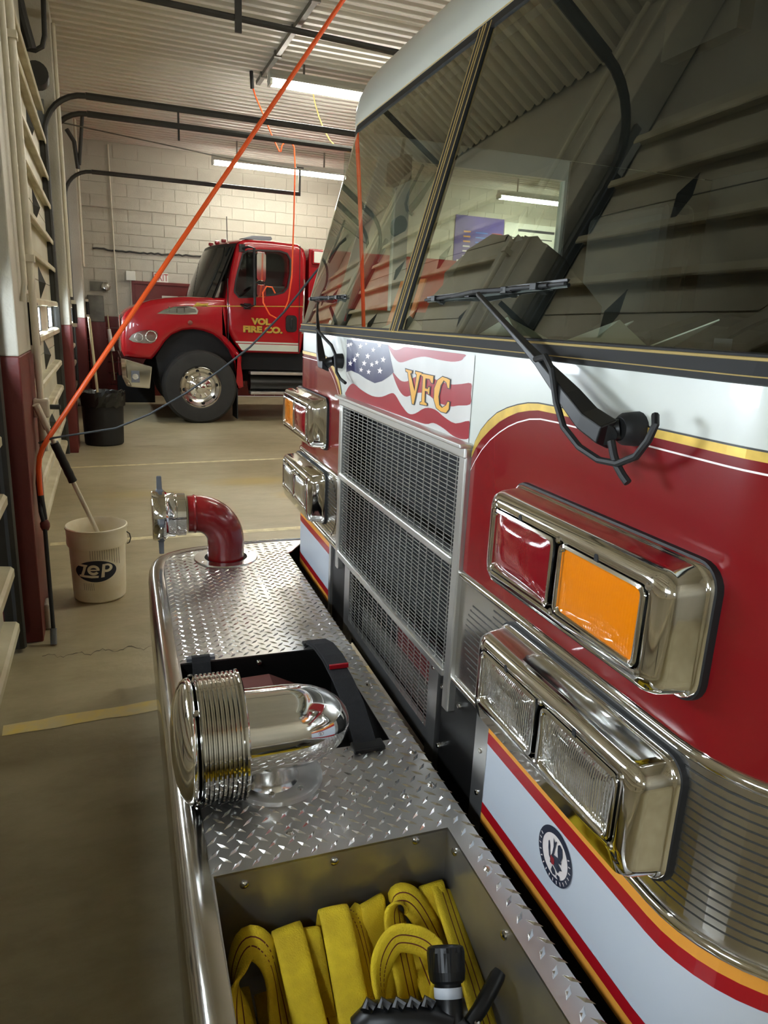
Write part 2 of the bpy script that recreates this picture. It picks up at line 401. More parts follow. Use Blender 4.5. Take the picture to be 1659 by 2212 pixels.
garage_door(1, -1.95, 3.24, (-1.47, -0.03, 1.41, 2.80), (-1.2, 0.05, 1.35, 2.62), [(3.29, 3.0)])
garage_door(2, 4.04, 8.06, (4.80, 6.24, 7.68), (4.25, 5.45, 6.70), [(7.86+0.22, 3.6)])
garage_door(3, 8.80, 12.20, (9.4, 10.7, 11.8), (9.2, 10.4, 11.6), [(8.77, 3.4), (12.2, 3.10)])

# posts between the doors: cream above, maroon below the line
def post(n, x0, x1, y0, y1, zs):
    o = struct(MB().box(x0, x1, y0, y1, zs, CEIL).build('trim_%d' % n, M_wall, bevel=0.006))
    MB().box(x0, x1+0.001, y0-0.001, y1, 0.0, zs).build('maroon_base', M_red_wall, o, bevel=0.006)
    return o
P1 = post(1, -0.53, -0.335, 3.37, 3.99, 1.297)
P2 = post(2, -0.53, -0.318, 8.21, 8.72, 1.335)
P3 = post(3, -0.53, -0.26, 12.33, 13.2, 1.37)
MB().box(-0.47, -0.425, 3.345, 3.372, 0.05, 3.4).build('steel_angle', M_grey_steel, P1)
MB().box(-0.47, -0.415, 8.16, 8.21, 0.05, 3.4).build('steel_angle', M_grey_steel, P2)
# chipped plaster at the foot of the near post
MB().box(-0.336, -0.31, 3.5, 3.6, 0.0, 0.13).build('chipped_foot', M_wall, P1, bevel=0.01)

# conduits
def conduit(label, path, r, m=M_conduit, name='conduit', cat='pipe'):
    o = thing(name, label, cat, path[0])
    MB().tube(path, r, 12).build('pipe', m, o, smooth=True)
    return o
c1 = conduit('fat cream conduit running down the nearest post to a junction fitting', [(-0.300, 3.80, 4.2), (-0.300, 3.80, 1.06)], 0.017)
MB().box(-0.335, -0.262, 3.765, 3.835, 0.985, 1.075).build('junction_fitting', M_conduit, c1, bevel=0.01)
MB().tube([(-0.300, 3.80, 1.0), (-0.302, 3.80, 0.82)], 0.021, 12).build('lower_sleeve', M_conduit, c1, smooth=True)
MB().tube([(-0.27, 3.80, 1.035), (-0.215, 3.79, 1.035)], 0.012, 10).build('valve_stub', M_black_iron, c1)
for zc in (1.7, 2.6): MB().box(-0.336, -0.278, 3.775, 3.825, zc, zc+0.03).build('clip', M_conduit, c1)
c2 = conduit('thin cream conduit beside the fat one on the nearest post', [(-0.312, 3.60, 4.2), (-0.312, 3.60, 1.60), (-0.325, 3.60, 1.52)], 0.012)
conduit('cream conduit on the second post, outer of its pair', [(-0.295, 8.33, 4.1), (-0.295, 8.33, 1.7)], 0.018)
conduit('cream conduit on the second post, inner of its pair', [(-0.297, 8.47, 4.1), (-0.297, 8.47, 1.62)], 0.016)
for k, lb in enumerate(('outermost', 'middle', 'innermost')):
    conduit('thin cream conduit on the third post, %s of three' % lb, [(-0.235, 12.5+0.12*k, 4.2), (-0.235, 12.5+0.12*k, 2.15)], 0.016)
for (x, y, z, lb) in ((-0.335, 3.94, 1.42, 'black sensor tube on the nearest post by the conduit'), (-0.30, 8.63, 1.45, 'black sensor tube on the second post'), (-0.24, 12.95, 1.52, 'black sensor tube on the third post')):
    s = thing('sensor_tube', lb, 'sensor', (x+0.02, y, z))
    MB().cyl((x+0.02, y, z-0.1), (x+0.02, y, z+0.1), 0.024).build('tube', M_blackpl, s, smooth=True)
    MB().box(x-0.01, x+0.035, y-0.015, y+0.015, z+0.1, z+0.14).box(x-0.01, x+0.035, y-0.015, y+0.015, z-0.14, z-0.1).build('bracket', M_conduit, s)

# pipe and cables under the ceiling
o = thing('ceiling_pipe', 'long dark pipe hung under the corrugated ceiling at the top', 'pipe', (-0.4, 7.35, 4.1))
MB().tube([(-0.5, 7.28, 4.1), (6.5, 7.62, 4.1)], 0.028, 10).build('pipe', M_black_iron, o, smooth=True)
MB().box(1.25, 1.31, 7.33, 7.36, 3.98, CEIL).build('clamp', M_black_iron, o); MB().box(3.55, 3.6, 7.45, 7.49, 4.0, CEIL).build('clamp', M_black_iron, o)
tag(MB().tube([(1.0, 7.55, 4.17), (3.0, 7.70, 4.16), (6.0, 7.9, 4.17)], 0.008, 6).build('ceiling_cable', M_black_iron), 'thin dark cable running beside the ceiling pipe', 'cable')
o = thing('strut_channel', 'slotted steel strut screwed across the ceiling ridges', 'strut', (1.9, 6.6, 4.2))
MB().box(1.86, 1.91, 6.3, 9.5, 4.19, 4.235).build('channel', M_grey_steel, o)
for k in range(4): MB().box(1.845, 1.925, 6.9+0.75*k, 6.94+0.75*k, 4.18, CEIL).build('strap', M_grey_steel, o)
tag(MB().tube([(-0.36, 9.0, 3.40), (0.72, 9.0, 3.31), (1.4, 9.05, 3.26), (2.6, 9.1, 3.24), (4.0, 9.2, 3.3)], 0.007, 6).build('guy_cable', M_grey_steel), 'thin slack cable slung below the level door tracks', 'cable')
# springs and arms above the second door
o = thing('door_spring', 'black spring arms bent over the top of the second door', 'spring', (-0.45, 7.75, 3.7))
MB().tube([(-0.56, 7.75, 4.2), (-0.52, 7.8, 3.95), (-0.47, 7.85, 3.72)], 0.045, 10).build('spring', M_black_iron, o, smooth=True)
MB().tube([(-0.34, 7.85, 4.2), (-0.355, 7.88, 3.85), (-0.38, 7.88, 3.76), (-0.44, 7.88, 3.72), (-0.62, 7.88, 3.73)], 0.022, 10).build('arm', M_black_iron, o, smooth=True)
MB().cyl((-0.44, 7.80, 3.52), (-0.44, 7.98, 3.52), 0.10, n=18).build('drum', M_black_iron, o, smooth=True)
o = thing('door_spring', 'black spring arm over the top of the third door', 'spring', (-0.40, 12.0, 3.7))
MB().tube([(-0.12, 11.95, 4.15), (-0.2, 12.0, 3.5)], 0.025, 10).tube([(-0.34, 12.0, 3.95), (-0.25, 12.0, 3.8), (-0.22, 12.0, 3.45)], 0.03, 8).build('arm', M_black_iron, o, smooth=True)

# ---------------------------------------------------------------- fluorescent fixtures
def fixture(x0, x1, y, label, z=4.05):
    o = thing('fluorescent_light', label, 'light', ((x0+x1)/2, y, z))
    MB().prism([(-0.11, 0.0), (0.11, 0.0), (0.055, 0.055), (0.05, 0.10), (-0.05, 0.10), (-0.055, 0.055)], lambda a: (x0, y+a[0], z+a[1]), lambda a: (x1, y+a[0], z+a[1])).build('housing', M_whitepaint, o)
    for s in (-0.05, 0.05):
        MB().cyl((x0+0.03, y+s, z-0.028), (x1-0.03, y+s, z-0.028), 0.019, n=12).build('tube', M_tube, o, smooth=True)
    for xx in (x0, x1-0.03): MB().box(xx, xx+0.03, y-0.075, y+0.075, z-0.05, z).build('end_cap', M_whitepaint, o)
    for xx in (x0+0.4, x1-0.4): MB().box(xx-0.01, xx+0.01, y-0.01, y+0.01, z+0.09, CEIL+0.04).build('hanger', M_grey_steel, o)
fixture(1.775, 4.05, 12.7, 'lit fluorescent fixture in front of the far block wall', 3.90)
fixture(1.86, 4.30, 8.76, 'lit fluorescent fixture right above the white cab roof edge')
fixture(1.90, 4.30, 4.00, 'lit fluorescent fixture high over the gap between engine and red truck, nearest the doors')
fixture(1.90, 4.30, -0.75, 'lit fluorescent fixture on the near side of the engine')
fixture(7.05, 9.35, 12.7, 'lit fluorescent fixture seen through the cab above the banners', 3.90)
fixture(7.45, 9.85, 4.00, 'lit fluorescent fixture at the back of the bay')
fixture(7.45, 9.85, 8.76, 'lit fluorescent fixture at the back of the middle bay')

# ---------------------------------------------------------------- things on the far wall
d = struct(MB().box(0.56, 1.51, FARY-0.03, FARY+0.0, 0.0, 1.98).build('door_4', M_red_wall, bevel=0.004))
MB().box(0.51, 0.56, FARY-0.05, FARY, 0, 2.03).box(1.51, 1.56, FARY-0.05, FARY, 0, 2.03).box(0.56, 1.51, FARY-0.05, FARY, 1.98, 2.03).build('door_frame', M_red_wall, d)
MB().box(1.02, 1.30, FARY-0.034, FARY-0.03, 1.70, 1.80).build('notice', M_paper, d)
ex = thing('exit_sign', 'white exit sign with red letters above the maroon door', 'sign', (1.015, FARY, 2.02))
MB().box(0.89, 1.14, FARY-0.03, FARY-0.002, 2.02, 2.19).build('plate', M_bannerw, ex)
MB().box(0.875, 0.89, FARY-0.032, FARY-0.002, 2.01, 2.20).build('edge', M_red_wall, ex)
link('lettering', text_mesh('EXIT', 0.155, 'lettering', lambda x, y, z: Vector((1.018+x*0.76, FARY-0.032, 2.105+y*1.15))), M_redtape, ex)
b = thing('wall_box', 'small white box on the wall beside the exit sign', 'box', (0.5, FARY, 2.03))
MB().box(0.42, 0.58, FARY-0.08, FARY, 2.03, 2.19).build('case', M_bannerw, b, bevel=0.008)
tag(MB().tube([(0.50, FARY-0.02, 2.03), (0.505, FARY-0.02, 1.2)], 0.014, 8).build('conduit', M_conduit), 'short conduit dropping from the white wall box', 'pipe')
tag(MB().tube([(0.23, FARY-0.03, 4.2), (0.27, FARY-0.03, 0.2)], 0.012, 8).build('conduit', M_conduit), 'tall thin conduit on the far wall left of the white box', 'pipe')
L = [(-0.1+k*0.06, FARY-0.025, 2.53+random.uniform(-0.012, 0.012)-0.02*math.sin(k*0.1)) for k in range(33)]
tag(MB().tube(L, 0.014, 6).build('wall_cable', M_black_iron), 'dirty black cable strung across the far block wall', 'cable')
bl = thing('alarm_bell', 'small silver alarm bell on a dirty patch of the far wall', 'bell', (0.08, FARY, 1.88))
MB().lathe([(0.0, 0.09), (0.05, 0.085), (0.075, 0.06), (0.08, 0.02)], (0.08, FARY, 1.9), (0,-1,0), 20).build('gong', M_chrome_worn, bl, smooth=True)
MB().box(-0.18, 0.04, FARY-0.01, FARY, 1.82, 1.98).build('backing', M_grey_steel, bl)
gb = thing('wall_cabinet', 'grey steel cabinet standing on a maroon plinth in the far corner', 'cabinet', (-0.1, 13.6, 0))
MB().box(-0.23, 0.03, 13.55, 13.98, 1.30, 1.74).build('cabinet_body', M_grey_steel, gb, bevel=0.01)
MB().box(-0.24, 0.04, 13.54, 13.98, 0.0, 1.30).build('plinth', M_red_wall, gb)
xt = thing('broom', 'white bristle broom hung upside down beside the grey cabinet', 'broom', (0.11, 13.8, 0.2))
MB().cyl((0.08, 13.8, 1.42), (0.14, 13.7, 0.3), 0.012, n=8).build('stick', M_wood, xt)
MB().cyl((0.085, 13.78, 1.18), (0.125, 13.72, 0.80), 0.035, 0.045, n=12).build('sleeve', M_bannerw, xt)
rb = thing('red_crate', 'low red crate on the floor behind the trash can', 'crate', (0.45, 13.2, 0))
MB().box(0.2, 0.75, 12.9, 13.5, 0.45, 0.72).build('crate_body', M_red_wall, rb, bevel=0.01); MB().box(0.18, 0.77, 12.88, 13.52, 0.0, 0.45).build('stand', M_dark, rb)
# banners seen through the cab
bn = thing('banner', 'purple printed banner on the far wall seen through the windshield', 'banner', (7.4, FARY, 2.75))
MB().box(6.82, 7.95, FARY-0.02, FARY-0.005, 2.72, 3.70).build('sheet', M_purple, bn)
for r in range(6):
    z = 3.38-r*0.095
    MB().box(7.30, 7.58, FARY-0.024, FARY-0.02, z, z+0.022).build('arrow', mat('cyan_print%d' % r, lin((60,140,220)), rough=0.5), bn)
    MB().box(7.02, 7.18, FARY-0.024, FARY-0.02, z, z+0.03).build('word_line', M_orangetape if r < 3 else M_pin, bn)
    MB().box(7.68, 7.92, FARY-0.024, FARY-0.02, z, z+0.03).build('word_line', M_redtape, bn)
MB().box(6.9, 7.4, FARY-0.024, FARY-0.02, 2.80, 2.84).build('word_line', M_pin, bn)
bw = thing('banner', 'white printed banner beside the purple one on the far wall', 'banner', (8.6, FARY, 2.75))
MB().box(7.97, 9.30, FARY-0.02, FARY-0.005, 2.72, 3.66).build('sheet', M_bannerw, bw)
for c in range(2):
    for r in range(7):
        x0 = 8.08+c*0.62; z = 3.36-r*0.09
        MB().box(x0, x0+random.uniform(0.25, 0.48), FARY-0.024, FARY-0.02, z, z+0.022).build('word_line', M_navy, bw)
MB().box(8.3, 9.2, FARY-0.024, FARY-0.02, 3.5, 3.55).build('word_line', M_navy, bw)

# ================================================================== things along the door wall
BX, BY = -0.09, 3.90
bk = thing('plastic_bucket', 'dirty white plastic bucket with a blue oval logo beside the near post', 'bucket', (BX, BY, 0))
prof = [(0.0, 0.004), (0.120, 0.0), (0.131, 0.012), (0.134, 0.05), (0.141, 0.30), (0.149, 0.302), (0.152, 0.315), (0.150, 0.345), (0.152, 0.385), (0.156, 0.392), (0.156, 0.402), (0.150, 0.405), (0.145, 0.398), (0.138, 0.30), (0.128, 0.03), (0.0, 0.02)]
MB().lathe(prof, (BX, BY, 0), n=48).build('bucket_body', M_bucket, bk, smooth=True)
MB().tube([(BX+0.148, BY-0.02, 0.36), (BX+0.163, BY-0.03, 0.35), (BX+0.168, BY-0.035, 0.325), (BX+0.16, BY-0.03, 0.30), (BX+0.150, BY-0.02, 0.293)], 0.003, 8).build('bail_wire', M_black_iron, bk)
def bmap(X, Y, off=0.0015):
    u, v = 120+X/8.85, 1080+Y/8.85
    z = 0.186-(v-1242)*0.00254; R = 0.134+0.007*(z-0.05)/0.25
    s = max(-0.97, min(0.97, (u-211)*0.00245/R)); a = math.asin(s)
    return (BX+(R+off)*math.sin(a), BY-(R+off)*math.cos(a), z)
def bpoly(q, pts, off):
    bm = bmesh.new(); 
    q.face([bmap(x, y, off) for x, y in pts]); bm.free()
def ell(cx, cy, rx, ry, a0=0, a1=360, n=32): return [(cx+rx*math.cos(math.radians(a0+(a1-a0)*k/n)), cy+ry*math.sin(math.radians(a0+(a1-a0)*k/n))) for k in range(n+1)]
q = MB()          # oval, as a fan of thin columns so it follows the curve
N = 28
T = [(767-352*math.cos(PI*k/N), 1435-205*math.sin(PI*k/N)*(1.0 if k > 4 else 0.96)) for k in range(N+1)]
B = [(767-352*math.cos(PI*k/N), 1435+205*math.sin(PI*k/N)) for k in range(N+1)]
q.loft([[bmap(*p, 0.0012) for p in T], [bmap((a[0]+b[0])/2, (a[1]+b[1])/2, 0.0012) for a, b in zip(T, B)], [bmap(*p, 0.0012) for p in B]], False)
lg = q.build('logo_oval', M_navy, bk)
def bstrip(A, Bp, nm='letter', n=1):
    MB().loft([[bmap(*p, 0.0024) for p in A], [bmap(*p, 0.0024) for p in Bp]], False).build(nm, M_bucket, lg)
bstrip([(465,1290),(520,1296),(575,1301),(625,1305)], [(470,1332),(520,1338),(575,1342),(612,1340)])
bstrip([(560,1310),(540,1400),(505,1500)], [(610,1318),(580,1420),(550,1510)])
bstrip([(478,1500),(560,1505),(680,1513),(808,1515)], [(475,1540),(560,1548),(680,1558),(800,1556)])
bstrip(ell(722,1405,106,98,-5,-325,26), ell(722,1405,58,46,-5,-325,26))
bstrip([(660,1392),(740,1392),(826,1392)], [(660,1418),(740,1418),(826,1418)])
bstrip([(882,1300),(866,1420),(845,1555)], [(934,1300),(918,1420),(905,1552)])
bstrip(ell(952,1378,100,82,-110,140,22), ell(952,1372,50,40,-110,140,22))
for k in range(13):
    x = 680+k*41.5; y0 = 1010-k*5; y1 = 1205+(k*3 if k < 7 else 20+(k-7)*26)
    MB().loft([[bmap(x-3, y0), bmap(x-3, y1)], [bmap(x+3, y0), bmap(x+3, y1)]], False).build('printed_line', M_black_iron, bk)
for k in range(6):
    x = 545+k*33
    MB().loft([[bmap(x-2.5, 1662), bmap(x-2.5, 1800)], [bmap(x+2.5, 1662), bmap(x+2.5, 1800)]], False).build('printed_line', M_grey_steel, bk)

mp = thing('mop_handle', 'white mop pole with black foam grip standing in the bucket', 'mop', (-0.02, 3.89, 0.05))
a, b = Vector((-0.310, 3.70, 1.045)), Vector((-0.092, 3.83, 0.40)); bot = a.lerp(b, 1.42)
MB().cyl(a, bot, 0.0115, n=12).build('pole', M_conduit, mp, smooth=True)
MB().cyl(a.lerp(b, -0.02), a.lerp(b, 0.16), 0.017, n=14).build('top_sleeve', M_conduit, mp, smooth=True)
MB().tube([a.lerp(b, 0.27+k*0.035) for k in range(10)], [0.02+0.0015*(k % 2) for k in range(10)], 14).build('foam_grip', M_blackpl, mp, smooth=True)

cd = thing('orange_cord', 'thick orange cord pulled taut from the near post up to the ceiling', 'cord', (-0.3, 3.5, 0.67))
MB().tube([(2.03, 4.25, CEIL), (-0.262, 3.503, 0.925), (-0.285, 3.5, 0.885), (-0.300, 3.498, 0.845), (-0.308, 3.495, 0.79), (-0.309, 3.49, 0.72), (-0.307, 3.485, 0.665)], 0.0115, 10).build('cord', M_cord, cd, smooth=True)
MB().tube([(-0.307, 3.485, 0.67), (-0.302, 3.475, 0.60), (-0.297, 3.47, 0.56)], [0.013, 0.014, 0.012], 10).build('plug_sleeve', M_rubber, cd, smooth=True)
hs = thing('black_hose', 'black rubber hose hanging down the near post to the floor', 'hose', (-0.287, 3.31, 0))
MB().tube([(-0.300, 3.80, 0.84), (-0.316, 3.62, 0.80), (-0.318, 3.52, 0.72), (-0.31, 3.46, 0.60), (-0.298, 3.455, 0.53), (-0.296, 3.43, 0.38), (-0.292, 3.39, 0.22), (-0.288, 3.345, 0.09), (-0.287, 3.335, 0.04)], 0.0095, 10).build('tube', M_rubber, hs, smooth=True)
MB().cyl((-0.287, 3.338, 0.075), (-0.289, 3.315, 0.005), 0.014, n=12).build('end_fitting', M_zinc, hs, smooth=True)
MB().lathe([(0.0,-0.025),(0.014,-0.024),(0.021,-0.008),(0.021,0.010),(0.014,0.024),(0.0,0.025)], (-0.297, 3.462, 0.535), n=12).build('coupling', M_maroonblock, hs, smooth=True)
tag(MB().tube([(-0.300, 3.525, 0.905), (-0.238, 3.49, 0.933), (0.029, 3.42, 0.985), (0.175, 3.37, 1.055), (0.329, 3.32, 1.154), (0.47, 3.26, 1.26), (0.598, 3.20, 1.371), (0.73, 3.12, 1.525), (0.845, 3.05, 1.69), (0.95, 2.925, 1.84)], 0.0046, 8).build('grey_cord', M_greycord, smooth=True), 'slack grey cord running from the near post to the engine cab', 'cord')
tc = thing('hanging_cable', 'thin orange cable hanging from the ceiling before the red truck door', 'cable', (2.1, 9.2, 1.5))
MB().tube([(1.76, 9.2, 4.09), (1.80, 9.2, 3.98), (1.896, 9.2, 3.795), (2.0, 9.2, 3.58), (2.085, 9.2, 3.43), (2.10, 9.2, 3.43), (2.115, 9.2, 3.50), (2.16, 9.2, 3.56), (2.22, 9.2, 3.565), (2.265, 9.2, 3.50), (2.278, 9.2, 3.3), (2.27, 9.2, 2.7), (2.25, 9.2, 2.0), (2.21, 9.2, 1.72), (2.14, 9.2, 1.55), (2.07, 9.2, 1.49), (1.97, 9.2, 1.54), (1.89, 9.2, 1.68), (1.885, 9.2, 1.80), (1.93, 9.2, 1.875), (2.0, 9.2, 1.87), (2.04, 9.2, 1.80)], 0.009, 8).build('cable', M_cord, tc, smooth=True)
MB().cyl((1.75, 9.2, 4.24), (1.76, 9.2, 4.06), 0.022, n=10).build('strain_relief', M_rubber, tc)
tag(MB().tube([(2.57, 9.5, 4.2), (2.60, 9.5, 4.08), (2.65, 9.5, 3.95), (2.72, 9.5, 3.81), (2.80, 9.5, 3.70), (2.91, 9.5, 3.62), (3.05, 9.5, 3.60), (3.3, 9.5, 3.66), (3.6, 9.5, 3.85)], 0.008, 8).build('yellow_cable', mat('pale_yellow_cable', lin((214,190,110)), rough=0.5), smooth=True), 'pale yellow cable drooping from the ceiling beside the cab roof', 'cable')

TX, TY = -0.055, 8.78
tcn = thing('trash_can', 'ribbed black trash can lined with a bag before the maroon post', 'trash can', (TX, TY, 0))
q = MB(); prof = [(0.0, 0.01), (0.20, 0.0), (0.212, 0.015), (0.228, 0.5), (0.243, 0.505), (0.245, 0.56), (0.238, 0.565), (0.225, 0.5), (0.2, 0.05), (0.0, 0.03)]
loops = []
for r, h in prof:
    loops.append([(TX+(r+(0.003 if k % 2 and 0.02 < h < 0.5 and r > 0.2 else 0))*math.cos(2*PI*k/60), TY+(r+(0.003 if k % 2 and 0.02 < h < 0.5 and r > 0.2 else 0))*math.sin(2*PI*k/60), h) for k in range(60)])
q.loft(loops, True).build('can_body', M_rubber, tcn, smooth=True)
loops = []
for r, h in ((0.247, 0.44), (0.250, 0.50), (0.252, 0.56), (0.248, 0.60), (0.235, 0.59), (0.215, 0.52), (0.18, 0.42), (0.0, 0.40)):
    loops.append([(TX+(r+random.uniform(-0.004, 0.005))*math.cos(2*PI*k/40), TY+(r+random.uniform(-0.004, 0.005))*math.sin(2*PI*k/40), h+random.uniform(-0.012, 0.02)*(1 if r > 0.2 else 0)) for k in range(40)])
MB().loft(loops, True).build('bag_liner', mat('black_bag', lin((22,23,22)), rough=0.22), tcn)
st = tag(MB().tube([(-0.142, 8.93, 1.40), (-0.098, 8.88, 0.5)], 0.014, 10).build('wooden_stick', M_wood, smooth=True), 'pale wooden stick leaning out of the black trash can', 'stick')
tag(MB().tube([(-0.20, 12.0, 1.39), (-0.12, 12.1, 0.1)], 0.018, 8).build('wooden_stick', M_wood, smooth=True), 'second pale pole leaning by the third maroon post', 'stick')

# ================================================================== red truck in the next bay
Y0, Y1 = 10.40, 12.66
tk = thing('brush_truck', 'red short-nosed fire truck with gold lettering parked in the next bay', 'truck', (2.4, 11.5, 0))
def rprism(poly, y0, y1, r=0.06, steps=4):
    """side-profile solid whose edges round over towards both sides"""
    loops = []
    for k in range(steps+1):
        a = PI/2*k/steps; ins = -0.8*r*(1-math.sin(a))
        loops.append([(p[0], y0+r*(1-math.cos(a)), p[1]) for p in offset_poly(poly, ins)])
    for k in range(steps, -1, -1):
        a = PI/2*k/steps; ins = -0.8*r*(1-math.sin(a))
        loops.append([(p[0], y1-r*(1-math.cos(a)), p[1]) for p in offset_poly(poly, ins)])
    q = MB(); q.loft(loops, True, True, True)
    return q
hood = [(0.60,0.87),(0.40,0.88),(0.24,0.90),(0.215,0.98),(0.225,1.20),(0.245,1.40),(0.28,1.48),(0.34,1.54),(0.45,1.60),(0.62,1.665),(0.80,1.70),(1.06,1.73),(1.30,1.735),(1.63,1.74),(1.63,1.20),(1.70,1.13),(1.78,1.03),(1.84,0.95),(1.825,0.70),(1.805,0.46),(1.775,0.48),(1.765,0.66),(1.74,0.84),(1.66,1.03),(1.56,1.15),(1.44,1.235),(1.30,1.28),(1.16,1.295),(1.02,1.275),(0.88,1.21),(0.78,1.11),(0.70,0.99)]
rprism(hood, Y0, Y1, 0.09).build('hood', M_redpaint2, tk, smooth=True, ang=50)
MB().prism([(0.66,0.9),(0.86,1.22),(1.16,1.31),(1.5,1.22),(1.70,1.0),(1.78,0.6),(1.7,0.3),(0.75,0.35)], lambda p: (p[0], Y0+0.16, p[1]), lambda p: (p[0], Y0+0.9, p[1])).build('wheel_well', M_dark, tk)
cabp = [(1.60,1.70),(1.635,1.30),(1.78,1.06),(1.86,1.00),(2.70,1.00),(2.745,1.30),(2.765,2.0),(2.765,2.34),(2.735,2.46),(2.64,2.525),(2.26,2.54),(1.95,2.535),(1.84,2.52),(1.76,2.45)]
win = [(1.74,1.83),(1.77,2.01),(1.86,2.33),(1.93,2.375),(2.10,2.39),(2.37,2.40),(2.47,2.375),(2.515,2.30),(2.515,2.12),(2.475,1.93),(2.42,1.865),(2.30,1.83),(2.0,1.785),(1.80,1.765)]
def resample(poly, n, ctr):
    out = []
    for k in range(n):
        a = 2*PI*k/n; d = Vector((math.cos(a), math.sin(a))); best = None
        for i in range(len(poly)):
            p = Vector(poly[i])-Vector(ctr); e = Vector(poly[(i+1) % len(poly)])-Vector(ctr)-p
            den = d.x*e.y-d.y*e.x
            if abs(den) < 1e-9: continue
            t = (p.x*e.y-p.y*e.x)/den; s = (p.x*d.y-p.y*d.x)/den
            if t > 0 and -1e-6 <= s <= 1+1e-6 and (best is None or t > best): best = t
        out.append(tuple(Vector(ctr)+d*best))
    return out
ctr = (2.14, 2.08); A = resample(cabp, 120, ctr); W = resample(win, 120, ctr); Wi = offset_poly(W, 0.012)
q = MB(); r = 0.07
ring = [[(p[0], Y0+0.35, p[1]) for p in W], [(p[0], Y0+0.035, p[1]) for p in W], [(p[0], Y0+0.004, p[1]) for p in Wi]]
for k in range(5):
    a = PI/2*k/4; ring.append([(p[0], Y0+r*(1-math.cos(a)), p[1]) for p in offset_poly(A, -r*(1-math.sin(a)))])
ring.append([(p[0], Y1-0.05, p[1]) for p in A]); ring.append([(p[0], Y1, p[1]) for p in offset_poly(A, -0.05)])
q.loft(ring, True, False, True).build('cab', M_redpaint2, tk, smooth=True, ang=45)
MB().loft([[(p[0], Y0+0.001, p[1]) for p in offset_poly(W, 0.022)], [(p[0], Y0+0.001, p[1]) for p in offset_poly(W, 0.0)], [(p[0], Y0+0.03, p[1]) for p in W]], True).build('window_seal', M_black, tk)
g = MB().add([(p[0], Y0+0.03, p[1]) for p in W], [tuple(range(120))]).build('side_window', M_sideglass, tk)
MB().box(1.66, 2.70, Y0+0.34, Y1-0.2, 1.1, 2.46).build('cab_lining', M_interior, tk)
MB().box(2.2, 2.6, Y0+0.14, Y0+0.32, 1.2, 1.95).build('seat_back', M_interior, tk, bevel=0.03)
MB().lathe([(0.19, 0.0), (0.205, 0.012), (0.19, 0.024), (0.178, 0.012), (0.19, 0.0)], (1.84, Y0+0.2, 1.78), (-0.6, 0, 0.8), 24).build('steering_wheel', M_black, tk)
# bowed windshield with black surround
def xa(z): return 1.44+(z-1.72)*0.42
def wsx(y, z):
    t = (y-(Y0+Y1)/2)/((Y1-Y0)/2-0.03); return xa(z)-0.26*(1-abs(t)**2.4)
for nm, m_, zz0, zz1, off, yy in (('windshield', M_truckglass, 1.735, 2.42, 0.0, 0.06), ('windshield_surround', M_black, 1.70, 2.47, 0.012, 0.02)):
    loops = []
    for k in range(9):
        z = zz0+(zz1-zz0)*k/8; loops.append([(wsx(Y0+yy+(Y1-Y0-2*yy)*j/24, z)+off, Y0+yy+(Y1-Y0-2*yy)*j/24, z) for j in range(25)])
    MB().loft(loops, False).build(nm, m_, tk, smooth=True)
rf = MB(); loops = []
for k in range(5):
    z = 2.44+0.09*k/4; loops.append([(wsx(Y0+0.03+(Y1-Y0-0.06)*j/24, 2.44)+0.02+0.13*(k/4)**2, Y0+0.03+(Y1-Y0-0.06)*j/24, z) for j in range(25)])
loops.append([(2.0, Y0+0.06+(Y1-Y0-0.12)*j/24, 2.54) for j in range(25)])
rf.loft(loops, False).build('roof_brow', M_redpaint2, tk, smooth=True)
for s in range(3): MB().box(1.60-0.04*s, 1.67-0.04*s, Y0+0.25+s*0.35, Y0+0.33+s*0.35, 2.49, 2.535).build('marker_light', M_lens_red, tk, bevel=0.015)
MB().prism([(1.88,2.545),(2.05,2.60),(2.32,2.61),(2.34,2.575),(2.30,2.545)], lambda p: (p[0], Y0+0.35, p[1]+0.02), lambda p: (p[0], Y1-0.35, p[1]+0.02)).build('light_bar', M_zinc, tk, bevel=0.008)
MB().cyl((1.72, Y0+0.5, 2.5), (1.715, Y0+0.5, 2.86), 0.006, n=6).build('aerial', M_black, tk)
# trim lines, panel gaps, lettering
for x0, x1, z0, z1 in ((1.635, 1.645, 1.14, 2.0), (2.655, 2.665, 1.02, 2.50)):
    MB().box(x0, x1, Y0-0.0012, Y0+0.01, z0, z1).build('panel_gap', M_black, tk)
MB().add([(1.20, Y0-0.002, 1.605), (2.72, Y0-0.002, 1.672), (2.72, Y0-0.002, 1.684), (1.20, Y0-0.002, 1.617)], [(0,1,2,3)]).build('gold_pinstripe', M_gold, tk)
MB().add([(1.83, Y0-0.002, 1.035), (2.65, Y0-0.002, 1.035), (2.65, Y0-0.002, 1.125), (1.77, Y0-0.002, 1.125)], [(0,1,2,3)]).build('white_stripe', M_whitepaint, tk)
MB().add([(1.75, Y0-0.002, 1.137), (2.65, Y0-0.002, 1.137), (2.65, Y0-0.002, 1.158), (1.735, Y0-0.002, 1.158)], [(0,1,2,3)]).build('white_stripe', M_whitepaint, tk)
for body, cx_, cz_, sz, kx in (('VOL.', 2.12, 1.437, 0.115, 1.18), ('FIRE CO.', 2.13, 1.327, 0.115, 1.28)):
    me = text_mesh(body, sz, 'lettering', lambda x, y, z: Vector((cx_+x*kx, Y0-0.003, cz_+y)), bold=0.007)
    link('lettering', me, M_gold, tk)
    me = text_mesh(body, sz, 'lettering_shadow', lambda x, y, z: Vector((cx_+0.008+x*kx, Y0-0.0015, cz_-0.006+y)), bold=0.007)
    link('lettering_shadow', me, M_black, tk)
